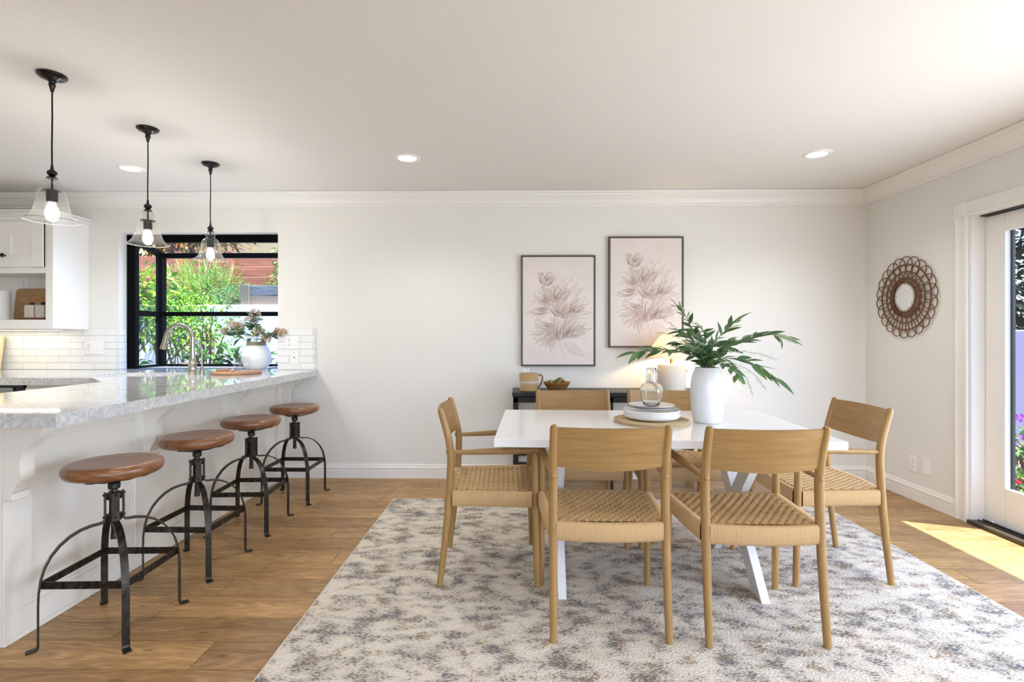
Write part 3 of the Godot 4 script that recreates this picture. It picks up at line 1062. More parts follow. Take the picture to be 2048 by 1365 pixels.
func build_kitchen() -> void:
	# backsplash: subway tiles set in grout on the back wall
	var bs := setting("wall_backsplash")
	var m := MB.new()
	m.bb(-5.2, TOP, WZ, -3.40, 1.259, WZ + 0.006)
	m.bb(-2.04, TOP, WZ, -1.715, 1.262, WZ + 0.006)
	obj("grout", m, M.grout, bs)
	tiles(bs, -4.75, -3.415, TOP + 0.001, 1.259, 0.088, [])
	tiles(bs, -2.04, -1.727, TOP + 0.001, 1.262, 0.012, [])
	for x in [-3.4075, -1.721]:
		for r in 6:
			m = MB.new()
			m.box(Vector3.ZERO, Vector3(0.011, 0.056, 0.010), 0.003)
			var o := obj("edge_tile", m, M.tile_glaze, bs)
			o.position = Vector3(x, TOP + 0.03 + 0.0583 * r, WZ + 0.006)
	# tiles returning into the window reveal
	for r in 6:
		for k in 2:
			m = MB.new()
			m.box(Vector3.ZERO, Vector3(0.008, 0.0555, [0.052, 0.022][k]), 0.0012)
			var o := obj("tile", m, M.tile_glaze, bs)
			o.position = Vector3(-3.396, TOP + 0.0295 + 0.0578 * r, WZ - [0.028, 0.067][k])
	# --- marble worktop, one slab running from the peninsula into the window
	var top := CSGCombiner3D.new()
	top.name = "countertop"
	add_child(top)
	tag(top, "grey-veined white marble worktop over the peninsula and window sill", "countertop")
	var pg := CSGPolygon3D.new()
	pg.name = "slab"
	pg.mode = CSGPolygon3D.MODE_DEPTH
	pg.depth = 0.05
	# polygon in x and -z, pushed down from the top
	pg.polygon = PackedVector2Array([Vector2(-1.70, 1.87), Vector2(-1.70, 4.338), Vector2(-2.041, 4.338), Vector2(-2.041, 4.86), Vector2(-3.399, 4.86), Vector2(-3.399, 4.338), Vector2(-5.19, 4.338), Vector2(-5.19, 3.48), Vector2(-2.907, 3.48), Vector2(-2.60, 3.18), Vector2(-2.60, 1.87)])
	pg.rotation_degrees.x = -90
	pg.position.y = TOP
	pg.material = M.marble
	top.add_child(pg)
	pg.position.y = TOP
	var cut := CSGPolygon3D.new()
	cut.name = "sink_cut"
	cut.operation = CSGShape3D.OPERATION_SUBTRACTION
	cut.depth = 0.2
	cut.polygon = PackedVector2Array([Vector2(-3.02, 3.60), Vector2(-2.56, 3.60), Vector2(-2.50, 3.64), Vector2(-2.48, 3.70), Vector2(-2.48, 3.92), Vector2(-2.52, 3.98), Vector2(-2.58, 4.00), Vector2(-3.02, 4.00), Vector2(-3.08, 3.97), Vector2(-3.10, 3.92), Vector2(-3.10, 3.70), Vector2(-3.08, 3.64)])
	cut.rotation_degrees.x = -90
	cut.position.y = TOP + 0.05
	cut.material = M.marble
	top.add_child(cut)
	# undermount sink basin
	var sk := thing("kitchen_sink", "white undermount sink let into the marble worktop", "sink", Vector3(-2.79, TOP - 0.26, -3.80))
	m = MB.new()
	m.bb(-0.33, 0.0, -0.22, 0.33, 0.012, 0.22)
	obj("basin_floor", m, M.porcelain, sk)
	m = MB.new()
	m.bb(-0.34, 0.0, -0.225, -0.318, 0.209, 0.225, 0.003)
	m.bb(0.318, 0.0, -0.225, 0.34, 0.209, 0.225, 0.003)
	m.bb(-0.318, 0.0, -0.225, 0.318, 0.209, -0.203, 0.003)
	m.bb(-0.318, 0.0, 0.203, 0.318, 0.209, 0.225, 0.003)
	obj("basin_wall", m, M.porcelain, sk)
	# --- peninsula base
	var pn := thing("peninsula_cabinet", "cream panelled breakfast bar base below the marble worktop", "cabinet", Vector3(-2.285, 0, -3.15))
	var fx := 0.307 - 0.012     # face plane before the applied frame, local
	m = MB.new()
	m.bb(-0.29, 0.0, -1.188, fx, 0.861, 1.195, 0.002)
	obj("body", m, M.cabinet_paint, pn)
	# applied stiles and rails: three panels between the corbels
	var cz := [-1.985, -2.72, -3.50, -4.295]
	m = MB.new()
	m.bb(fx, 0.0, -1.188, fx + 0.012, 0.115, 1.195, 0.0015)
	obj("bottom_rail", m, M.cabinet_paint, pn)
	m = MB.new()
	m.bb(fx, 0.79, -1.188, fx + 0.012, 0.861, 1.195, 0.0015)
	obj("top_rail", m, M.cabinet_paint, pn)
	for z in cz:
		m = MB.new()
		var zz: float = z + 3.15
		m.bb(fx, 0.115, maxf(zz - 0.085, -1.188), fx + 0.012, 0.79, minf(zz + 0.085, 1.195), 0.0015)
		obj("stile", m, M.cabinet_paint, pn)
	for k in 3:
		# flat moulding strip round each recessed panel
		var za: float = cz[k] + 3.15 - 0.085
		var zb: float = cz[k + 1] + 3.15 + 0.085
		m = MB.new()
		m.bb(fx, 0.1335, za - 0.018, fx + 0.005, 0.7715, za, 0.002)
		m.bb(fx, 0.1335, zb, fx + 0.005, 0.7715, zb + 0.018, 0.002)
		m.bb(fx, 0.115, zb, fx + 0.005, 0.133, za, 0.002)
		m.bb(fx, 0.772, zb, fx + 0.005, 0.79, za, 0.002)
		obj("panel_moulding", m, M.cabinet_paint, pn)
	# shoe moulding along the floor
	m = MB.new()
	m.bb(fx + 0.012, 0.0, -1.188, fx + 0.017, 0.02, 1.195, 0.002)
	obj("shoe_moulding", m, M.cabinet_paint, pn)
	# corbels carrying the overhang
	var cp := PackedVector2Array()
	cp.append(Vector2(0, 0)); cp.append(Vector2(0, -0.268))
	for p in [[0.030, -0.268], [0.036, -0.262], [0.044, -0.240], [0.058, -0.225], [0.066, -0.205], [0.062, -0.180], [0.060, -0.155], [0.064, -0.130], [0.076, -0.105], [0.095, -0.082], [0.118, -0.064], [0.135, -0.048], [0.144, -0.030], [0.150, -0.018], [0.165, -0.015], [0.165, 0.0]]:
		cp.append(Vector2(p[0], p[1]))
	for z in cz:
		m = MB.new()
		m.prism(cp, -0.03, 0.03, Transform3D(Basis.IDENTITY, Vector3(fx + 0.012, 0.861, z + 3.15)), true)
		obj("corbel", m, M.cabinet_paint, pn)
		m = MB.new()
		m.bb(fx + 0.012, 0.565, z + 3.15 - 0.038, fx + 0.052, 0.593, z + 3.15 + 0.038, 0.003)
		obj("corbel_foot", m, M.cabinet_paint, pn)
	# --- back run of base units with the dishwasher
	var bc := thing("base_cabinet", "white base cabinet below the back worktop beside the dishwasher", "cabinet", Vector3(-3.2, 0, -3.915))
	m = MB.new()
	m.bb(-0.20, 0.1, -0.42, 0.60, 0.861, 0.40, 0.002)
	obj("body", m, M.cabinet_paint, bc)
	m = MB.new()
	m.bb(-0.20, 0.0, -0.42, 0.60, 0.1, 0.34)
	obj("plinth", m, M.cabinet_paint, bc)
	m = MB.new()
	m.bb(-0.19, 0.70, 0.40, 0.19, 0.84, 0.42, 0.003)
	obj("drawer_front", m, M.cabinet_paint, bc)
	m = MB.new()
	m.bb(-0.19, 0.12, 0.40, 0.19, 0.69, 0.42, 0.003)
	obj("door", m, M.cabinet_paint, bc)
	var dw := thing("dishwasher", "stainless dishwasher with a black control strip under the worktop", "dishwasher", Vector3(-3.71, 0, -3.915))
	m = MB.new()
	m.bb(-0.30, 0.08, -0.42, 0.30, 0.86, 0.38)
	obj("body", m, M.black_metal, dw)
	m = MB.new()
	m.bb(-0.295, 0.1, 0.38, 0.235, 0.845, 0.42, 0.004)
	obj("door", m, M.steel, dw)
	m = MB.new()
	m.bb(-0.30, 0.845, 0.38, 0.30, 0.86, 0.415)
	m.bb(0.235, 0.1, 0.38, 0.30, 0.845, 0.405)
	obj("control_strip", m, M.black_metal, dw)
	var b2 := thing("base_cabinet", "white base cabinet filling the kitchen corner past the dishwasher", "cabinet", Vector3(-4.6, 0, -3.915))
	m = MB.new()
	m.bb(-0.58, 0.0, -0.42, 0.58, 0.861, 0.40, 0.002)
	obj("body", m, M.cabinet_paint, b2)
	m = MB.new()
	m.bb(-0.56, 0.12, 0.40, 0.56, 0.84, 0.42, 0.003)
	obj("door", m, M.cabinet_paint, b2)
	# --- wall cabinet with an open niche
	var uc := thing("wall_cabinet", "white wall cabinet with shaker doors above an open niche", "cabinet", Vector3(-4.40, 1.255, -4.165))
	var xr := 0.745
	var xl := -0.79
	m = MB.new()
	m.bb(xl, 0.0, -0.174, xr, 0.885, -0.165)
	obj("back_panel", m, M.upper_paint, uc)
	m = MB.new()
	m.bb(xr - 0.02, 0.0, -0.165, xr, 0.885, 0.15, 0.001)
	obj("side_panel", m, M.upper_paint, uc)
	m = MB.new()
	m.bb(xl, 0.0, -0.165, xl + 0.02, 0.885, 0.15, 0.001)
	obj("side_panel", m, M.upper_paint, uc)
	m = MB.new()
	m.bb(xl + 0.02, 0.050, -0.165, xr - 0.02, 0.072, 0.15)
	obj("shelf", m, M.upper_paint, uc)
	m = MB.new()
	m.bb(xl + 0.02, 0.445, -0.165, xr - 0.02, 0.467, 0.15)
	obj("shelf", m, M.upper_paint, uc)
	m = MB.new()
	m.bb(xl + 0.02, 0.86, -0.165, xr - 0.02, 0.885, 0.15)
	obj("top_board", m, M.upper_paint, uc)
	# face frame and light rail
	m = MB.new()
	m.bb(xr - 0.058, 0.0, 0.15, xr, 0.885, 0.168, 0.001)
	m.bb(xr - 0.075, 0.48, 0.15, xr - 0.058, 0.84, 0.167)
	m.bb(xl, 0.0, 0.15, xl + 0.058, 0.885, 0.168, 0.001)
	m.bb(xl + 0.058, 0.0, 0.15, xr - 0.058, 0.07, 0.168, 0.001)
	m.bb(xl + 0.058, 0.437, 0.15, xr - 0.058, 0.487, 0.168, 0.001)
	m.bb(xl + 0.058, 0.835, 0.15, xr - 0.058, 0.885, 0.168, 0.001)
	obj("face_frame", m, M.upper_paint, uc)
	m = MB.new()
	m.bb(xl, 0.885, -0.174, xr + 0.012, 0.897, 0.18, 0.002)
	m.bb(xl, 0.897, -0.174, xr + 0.026, 0.915, 0.194, 0.006)
	m.bb(xl, 0.915, -0.174, xr + 0.034, 0.93, 0.202, 0.003)
	obj("cornice", m, M.upper_paint, uc)
	for k in 4:
		var x1: float = xr - 0.060 - 0.347 * k
		var x0: float = x1 - 0.343
		m = MB.new()
		m.bb(x0, 0.484, 0.168, x1, 0.838, 0.180)
		m.bb(x0, 0.484, 0.168, x0 + 0.088, 0.838, 0.188, 0.001)
		m.bb(x1 - 0.095, 0.484, 0.168, x1, 0.838, 0.188, 0.001)
		m.bb(x0 + 0.088, 0.484, 0.168, x1 - 0.095, 0.575, 0.188, 0.001)
		m.bb(x0 + 0.088, 0.738, 0.168, x1 - 0.095, 0.838, 0.188, 0.001)
		var dr := obj("door", m, M.upper_paint, uc)
		m = MB.new()
		var kx := x0 + 0.045 if k % 2 == 0 else x1 - 0.045
		m.lathe([Vector2(0.007, 0), Vector2(0.006, 0.012), Vector2(0.014, 0.018), Vector2(0.017, 0.026), Vector2(0.012, 0.033), Vector2(0, 0.035)], 16, Transform3D(Basis(Vector3.RIGHT, Vector3(0, 0, 1), Vector3.DOWN), Vector3(kx, 0.572, 0.188)))
		obj("knob", m, M.black_metal, dr)
	# slim light under the wall cabinet
	var ul := thing("under_cabinet_light", "slim light bar under the white wall cabinet", "light", Vector3(-4.40, 1.245, -4.20))
	m = MB.new()
	m.bb(-0.7, 0.0, -0.03, 0.62, 0.010, 0.03, 0.002)
	obj("housing", m, M.upper_paint, ul)
	var em := mat("light_bar_glow", s8(255, 240, 214), 0.5)
	em.emission_enabled = true; em.emission = s8(255, 236, 200); em.emission_energy_multiplier = 1.5
	m = MB.new()
	m.bb(-0.69, -0.002, -0.02, 0.61, 0.0, 0.02)
	obj("light_diffuser", m, em, ul)
	var al := AreaLight3D.new()
	al.name = "light_bar_lamp"
	ul.add_child(al)
	al.area_size = Vector2(1.3, 0.04)
	al.area_normalize_energy = true
	al.light_energy = 0.2
	al.light_color = Color(1.0, 0.95, 0.86)
	al.shadow_enabled = true
	al.position = Vector3(-0.04, -0.006, 0)
	al.rotation_degrees.x = -90
	# plates on the backsplash
	outlet("white triple socket and switch plate on the subway tile below the wall cabinet", Vector3(-3.60, 1.101, WZ + 0.010), Vector3(0, 0, 1), ["o", "s", "s"], "switch_plate")
	outlet("white double plate with socket and rocker switch on the tile between window and wall", Vector3(-1.915, 1.145, WZ + 0.010), Vector3(0, 0, 1), ["o", "s"], "switch_plate")
	outlet("white single jack plate on the tile directly under the double plate", Vector3(-1.895, 1.018, WZ + 0.010), Vector3(0, 0, 1), ["j"], "jack_plate")
	outlet("white socket plate inside the open niche above the cutting board", Vector3(-4.199, 1.645, -4.328), Vector3(0, 0, 1), ["o"])
	# plates low on the right-hand wall
	outlet("white socket plate low on the wall beside the blank plate", Vector3(WX, 0.263, -3.82), Vector3(-1, 0, 0), ["o"])
	outlet("blank white cover plate low on the wall by the door casing", Vector3(WX, 0.271, -3.693), Vector3(-1, 0, 0), ["b"], "blank_plate")

# ---------------------------------------------------------------- bar stools
func build_stools() -> void:
	var spots := [[-1.674, -2.112, 2.0, "nearest the free end of the peninsula"], [-1.683, -2.676, -1.0, "second from the free end of the peninsula"], [-1.690, -3.235, 3.0, "third from the free end of the peninsula"], [-1.668, -3.815, 0.0, "beside the baseboard at the wall end of the peninsula"]]
	var labels := ["round wooden screw stool at the open end of the breakfast bar", "round wooden screw stool second from the open end of the breakfast bar", "round wooden screw stool second from the wall at the breakfast bar", "round wooden screw stool at the wall end of the breakfast bar"]
	# shared meshes
	var seat := MB.new()
	seat.lathe([Vector2(0, 0.630), Vector2(0.148, 0.630), Vector2(0.159, 0.633), Vector2(0.167, 0.640), Vector2(0.1715, 0.650), Vector2(0.1725, 0.660), Vector2(0.171, 0.669), Vector2(0.166, 0.677), Vector2(0.157, 0.682), Vector2(0.147, 0.683), Vector2(0.10, 0.6805), Vector2(0, 0.679)], 56)
	var seat_m := seat.mesh()
	var br := MB.new()
	for a in 2:
		var d := Vector3(1, 0, 0) if a == 0 else Vector3(0, 0, 1)
		var s := Vector3(0, 0, 1) if a == 0 else Vector3(1, 0, 0)
		br.bar([d * -0.135 + Vector3(0, 0.625, 0), d * -0.105 + Vector3(0, 0.620, 0), d * -0.07 + Vector3(0, 0.609, 0), d * -0.03 + Vector3(0, 0.603, 0), d * 0.03 + Vector3(0, 0.603, 0), d * 0.07 + Vector3(0, 0.609, 0), d * 0.105 + Vector3(0, 0.620, 0), d * 0.135 + Vector3(0, 0.625, 0)], s, 0.026, 0.005)
	var br_m := br.mesh()
	var sc := MB.new()
	var pf := [Vector2(0, 0.362), Vector2(0.013, 0.362), Vector2(0.013, 0.385)]
	for k in 44:
		var y := 0.385 + k * 0.005
		pf.append(Vector2(0.0125, y + 0.0008)); pf.append(Vector2(0.0105, y + 0.003))
	pf.append(Vector2(0.011, 0.630))
	sc.lathe(pf, 14, Transform3D.IDENTITY, 0.2)
	var sc_m := sc.mesh()
	var nut := MB.new()
	nut.lathe([Vector2(0, 0.568), Vector2(0.019, 0.568), Vector2(0.0235, 0.573), Vector2(0.0235, 0.592), Vector2(0.019, 0.597), Vector2(0, 0.597)], 6)
	nut.lathe([Vector2(0, 0.597), Vector2(0.016, 0.597), Vector2(0.02, 0.604), Vector2(0, 0.605)], 16)
	var nut_m := nut.mesh()
	var co := MB.new()
	var co2 := MB.new()
	for y in [0.452, 0.540]:
		(co if y < 0.5 else co2).lathe([Vector2(0.019, y - 0.013), Vector2(0.0265, y - 0.013), Vector2(0.028, y - 0.010), Vector2(0.028, y + 0.010), Vector2(0.0265, y + 0.013), Vector2(0.013, y + 0.016 if y > 0.5 else y + 0.013)], 20)
	var co_m := co.mesh()
	var co2_m := co2.mesh()
	var leg_ms := []
	var riv_ms := []
	var str_ms := []
	for k in 4:
		var a := PI / 4 + PI / 2 * k
		var d := Vector3(cos(a), 0, sin(a))
		var s := Vector3(-sin(a), 0, cos(a))
		var m := MB.new()
		var path := []
		for p in [[0.0305, 0.556], [0.0305, 0.50], [0.0305, 0.448], [0.0335, 0.438], [0.045, 0.4345], [0.075, 0.4325], [0.108, 0.424], [0.140, 0.407], [0.170, 0.381], [0.195, 0.348], [0.214, 0.308], [0.226, 0.262], [0.2315, 0.215], [0.233, 0.17], [0.233, 0.018], [0.2345, 0.008], [0.241, 0.0035], [0.268, 0.0035]]:
			path.append(d * p[0] + Vector3(0, p[1], 0))
		m.bar(path, s, 0.0255, 0.006)
		leg_ms.append(m.mesh())
		for y in [0.456, 0.546]:
			m = MB.new()
			m.ball(d * 0.034 + Vector3(0, y, 0), 0.0052, 8, 6)
			riv_ms.append(m.mesh())
		m = MB.new()
		var a2 := a + PI / 2
		var d2 := Vector3(cos(a2), 0, sin(a2))
		m.bar([d * 0.226 + Vector3(0, 0.245, 0), d2 * 0.226 + Vector3(0, 0.245, 0)], Vector3.UP, 0.028, 0.005)
		str_ms.append(m.mesh())
	for i in 4:
		var p = spots[i]
		var t := thing("bar_stool", labels[i], "stool", Vector3(p[0], 0, p[1]), deg_to_rad(p[2]), "bar stools along the breakfast bar")
		var so := obj("seat", seat_m, M["seat_wood_%d" % i], t)
		so.rotation.y = [0.5, 0.9, 0.3, 1.2][i]
		obj("seat_bracket", br_m, M.iron, t)
		obj("screw", sc_m, M.iron, t)
		obj("nut", nut_m, M.iron, t)
		obj("collar", co_m, M.iron, t)
		obj("collar", co2_m, M.iron, t)
		for k in 4:
			var lg := obj("leg", leg_ms[k], M.iron, t)
			obj("rivet", riv_ms[2 * k], M.iron, lg)
			obj("rivet", riv_ms[2 * k + 1], M.iron, lg)
			obj("stretcher", str_ms[k], M.iron, t)

# ---------------------------------------------------------------- pendants and downlights
func build_pendants() -> void:
	var bulb := mat("bulb_glow", s8(255, 250, 240), 0.4)
	bulb.emission_enabled = true
	bulb.emission = s8(255, 246, 232)
	bulb.emission_energy_multiplier = 2.0
	var pg := mat("pendant_glass", Color(0.34, 0.33, 0.31, 0.10), 0.0)
	pg.transparency = BaseMaterial3D.TRANSPARENCY_ALPHA
	var rim := mat("glass_rim", Color(0.50, 0.49, 0.46, 0.45), 0.05)
	rim.transparency = BaseMaterial3D.TRANSPARENCY_ALPHA
	var labels := ["bell glass pendant lamp over the open end of the breakfast bar", "bell glass pendant lamp between the two others over the breakfast bar", "bell glass pendant lamp hanging before the garden window, over the wall end of the bar"]
	var zs := [-2.343, -2.955, -3.561]
	for i in 3:
		var t := thing("pendant_lamp", labels[i], "lamp", Vector3(-2.146, CY, zs[i]), 0.0, "pendant lamps over the breakfast bar")
		var m := MB.new()
		m.lathe([Vector2(0, 0), Vector2(0.056, 0.0), Vector2(0.0575, -0.005), Vector2(0.055, -0.010), Vector2(0.049, -0.012), Vector2(0.047, -0.017), Vector2(0.034, -0.022), Vector2(0.018, -0.028), Vector2(0.0125, -0.036), Vector2(0.0125, -0.044), Vector2(0.0145, -0.049), Vector2(0.0115, -0.054), Vector2(0.0085, -0.066), Vector2(0.0065, -0.078), Vector2(0, -0.078)], 36, Transform3D.IDENTITY, 0.6)
		obj("canopy", m, M.black_metal, t)
		m = MB.new()
		m.tube([Vector3(0, -0.076, 0), Vector3(0.001, -0.2, 0), Vector3(-0.001, -0.32, 0), Vector3(0, -0.435, 0)], 0.0034, 8)
		obj("cord", m, M.black_metal, t)
		m = MB.new()
		m.lathe([Vector2(0, -0.412), Vector2(0.004, -0.412), Vector2(0.0065, -0.432), Vector2(0.0085, -0.438), Vector2(0.017, -0.443), Vector2(0.0205, -0.452), Vector2(0.017, -0.461), Vector2(0.010, -0.465), Vector2(0.020, -0.472), Vector2(0.023, -0.478), Vector2(0, -0.479)], 24, Transform3D.IDENTITY, 0.5)
		obj("finial", m, M.black_metal, t)
		# clear bell: ball neck then flaring skirt
		m = MB.new()
		m.lathe([Vector2(0.021, -0.477), Vector2(0.029, -0.485), Vector2(0.0325, -0.497), Vector2(0.030, -0.508), Vector2(0.024, -0.516), Vector2(0.024, -0.519), Vector2(0.036, -0.525), Vector2(0.048, -0.536), Vector2(0.0545, -0.552), Vector2(0.058, -0.575), Vector2(0.0625, -0.602), Vector2(0.069, -0.627), Vector2(0.078, -0.647), Vector2(0.090, -0.662), Vector2(0.1035, -0.671)], 48, Transform3D.IDENTITY, -1.0)
		var sh := obj("glass_shade", m, pg, t)
		m = MB.new()
		var rp := []
		for k in 48:
			rp.append(Vector3(cos(TAU * k / 48.0) * 0.1035, -0.671, sin(TAU * k / 48.0) * 0.1035))
		m.tube(rp, 0.0016, 6, false, 1.0, true)
		obj("rim", m, rim, sh)
		m = MB.new()
		m.lathe([Vector2(0, -0.478), Vector2(0.0045, -0.478), Vector2(0.0045, -0.530), Vector2(0.037, -0.533), Vector2(0.037, -0.536), Vector2(0.022, -0.538), Vector2(0.0215, -0.586), Vector2(0.0, -0.586)], 24, Transform3D.IDENTITY, 0.5)
		obj("socket", m, M.black_metal, t)
		m = MB.new()
		m.lathe([Vector2(0.012, -0.586), Vector2(0.014, -0.592), Vector2(0.022, -0.612), Vector2(0.0275, -0.635), Vector2(0.026, -0.652), Vector2(0.018, -0.668), Vector2(0.006, -0.676), Vector2(0, -0.677)], 24, Transform3D.IDENTITY, -1.0)
		obj("bulb", m, M.clear_glass, t)
		m = MB.new()
		m.lathe([Vector2(0, -0.60), Vector2(0.004, -0.602), Vector2(0.008, -0.622), Vector2(0.010, -0.645), Vector2(0.006, -0.657), Vector2(0, -0.66)], 16, Transform3D.IDENTITY, -1.0)
		obj("bulb_filament", m, bulb, t)
		var l := OmniLight3D.new()
		l.name = "bulb_lamp"
		t.add_child(l)
		l.position = Vector3(0, -0.635, 0)
		l.light_energy = 0.15
		l.light_color = Color(0.985, 0.975, 0.96)
		l.light_size = 0.02
		l.omni_range = 12.0
		l.omni_attenuation = 2.0
		l.shadow_enabled = true
	# recessed lights
	var glow := mat("downlight_glow", s8(255, 252, 244), 0.4)
	glow.emission_enabled = true
	glow.emission = s8(255, 249, 238)
	glow.emission_energy_multiplier = 3.0
	var spots := [[-0.752, -3.469, "round recessed ceiling light between the pendants and the art"], [1.968, -3.429, "round recessed ceiling light near the rattan mirror"], [-2.779, -3.659, "round recessed ceiling light above the kitchen sink"], [-0.752, -0.9, "round recessed ceiling light behind the dining chairs"], [1.968, -0.9, "round recessed ceiling light by the sliding door"], [-3.5, -1.5, "round recessed ceiling light in the kitchen aisle"], [-3.75, -2.75, "round recessed ceiling light in front of the wall cabinet"]]
	for s in spots:
		var t := thing("recessed_light", s[2], "light", Vector3(s[0], CY, s[1]))
		var m := MB.new()
		m.lathe([Vector2(0.060, -0.001), Vector2(0.063, -0.006), Vector2(0.072, -0.007), Vector2(0.086, -0.004), Vector2(0.088, 0.0)], 40, Transform3D.IDENTITY, 0.5)
		obj("trim_ring", m, M.plastic_white, t)
		m = MB.new()
		m.lathe([Vector2(0, -0.003), Vector2(0.0615, -0.003)], 40)
		obj("light_lens", m, glow, t)
		var l := SpotLight3D.new()
		l.name = "recessed_lamp"
		t.add_child(l)
		l.position = Vector3(0, -0.02, 0)
		l.rotation_degrees.x = -90
		l.spot_angle = 70.0
		l.spot_angle_attenuation = 1.0
		l.spot_range = 12.0
		l.spot_attenuation = 2.0
		l.light_energy = 1.3 if s[0] < -2.0 else 0.9
		l.light_size = 0.06
		l.light_color = Color(0.985, 0.975, 0.96)
		l.shadow_enabled = true

# ---------------------------------------------------------------- rug and table
func build_rug_and_table() -> void:
	var rug := thing("area_rug", "large cream and grey distressed rug with slate blue flecks", "rug", Vector3(0.606, 0, -2.54))
	var hx := 1.525
	var hz := 1.225
	var m := MB.new()
	m.quad(Vector3(-hx + 0.008, 0.011, -hz + 0.008), Vector3(hx - 0.008, 0.011, -hz + 0.008), Vector3(hx - 0.008, 0.011, hz - 0.008), Vector3(-hx + 0.008, 0.011, hz - 0.008), Vector3.UP, Vector3.UP, Vector3.UP, Vector3.UP, Vector2(0, 0), Vector2(1, 0), Vector2(1, 1), Vector2(0, 1))
	m.bb(-hx + 0.008, 0.0, -hz + 0.008, hx - 0.008, 0.0105, hz - 0.008)
	obj("pile", m, M.rug_pile, rug)
	m = MB.new()
	for s in [-1.0, 1.0]:
		m.tube([Vector3(-hx + 0.006, 0.0058, s * (hz - 0.006)), Vector3(hx - 0.006, 0.0058, s * (hz - 0.006))], 0.0058, 8)
		m.tube([Vector3(s * (hx - 0.006), 0.0058, -hz + 0.006), Vector3(s * (hx - 0.006), 0.0058, hz - 0.006)], 0.0058, 8)
	obj("binding", m, M.rug_edge, rug)
	# white table on crossed plank trestles
	var t := thing("dining_table", "white lacquered dining table on crossed plank legs", "table", Vector3(0.655, 0.0118, -2.668), deg_to_rad(-1.7))
	m = MB.new()
	m.bb(-0.752, 0.702, -0.445, 0.752, 0.739, 0.445, 0.0025)
	obj("tabletop", m, M.white_lacquer, t)
	for x in [-0.45, 0.45]:
		for s in [-1.0, 1.0]:
			m = MB.new()
			var poly := PackedVector2Array([Vector2(s * 0.245, 0.0), Vector2(s * 0.355, 0.0), Vector2(s * -0.235, 0.685), Vector2(s * -0.345, 0.685)])
			m.prism(poly, -0.019, 0.019, Transform3D(Basis(Vector3(0, 0, 1), Vector3(0, 1, 0), Vector3(-1, 0, 0)), Vector3(x + 0.0005 * s, 0, 0)))
			obj("leg", m, M.white_lacquer, t)
		m = MB.new()
		m.bb(x - 0.03, 0.684, -0.38, x + 0.03, 0.702, 0.38, 0.002)
		obj("bearer", m, M.white_lacquer, t)

# ---------------------------------------------------------------- chairs
func wrapped_rail(m: MB, a: Vector3, b: Vector3, bow: Vector3, hgt: float, thk: float, pitch := 0.0048) -> void:
	# a seat rail bound in cord: every turn of the cord is a ridge
	var ln := a.distance_to(b)
	var turns := int(ln / pitch)
	var prof := []
	var hw := thk / 2
	var hh := hgt / 2
	for c in [[1, 1, 0], [-1, 1, 90], [-1, -1, 180], [1, -1, 270]]:
		for k in 3:
			var an := deg_to_rad(c[2] + 45.0 * k)
			prof.append(Vector2(c[0] * (hw - 0.011) + cos(an) * 0.011, c[1] * (hh - 0.011) + sin(an) * 0.011))
	var pn := prof.size()
	var prev := []
	var prevn := []
	for i in turns * 2 + 1:
		var f := i / (turns * 2.0)
		var p := a.lerp(b, f) + bow * (1.0 - pow(2.0 * f - 1.0, 2))
		var t := (b - a) - bow * 4.0 * (2.0 * f - 1.0)
		t.y = 0
		t = t.normalized()
		var s := t.cross(Vector3.UP).normalized()
		var grow := 0.0013 if i % 2 == 1 else 0.0
		var ring := []
		var rn := []
		for k in pn:
			var q: Vector2 = prof[k]
			var o := Vector2(q.x / hw, q.y / hh)
			var nn := (s * o.x * absf(o.x) + Vector3.UP * o.y * absf(o.y)).normalized()
			ring.append(p + s * q.x + Vector3.UP * q.y + nn * grow)
			rn.append(nn)
		if i > 0:
			for k in pn:
				var l := (k + 1) % pn
				var tilt := t * (0.75 if i % 2 == 0 else -0.75)
				quad_tilt(m, prev[k], prev[l], ring[l], ring[k], prevn[k], prevn[l], tilt)
		prev = ring
		prevn = rn

func quad_tilt(m: MB, a: Vector3, b: Vector3, c: Vector3, d: Vector3, n0: Vector3, n1: Vector3, tilt: Vector3) -> void:
	var na := (n0 + tilt).normalized()
	var nb := (n1 + tilt).normalized()
	m.quad(a, b, c, d, na, nb, nb, na)

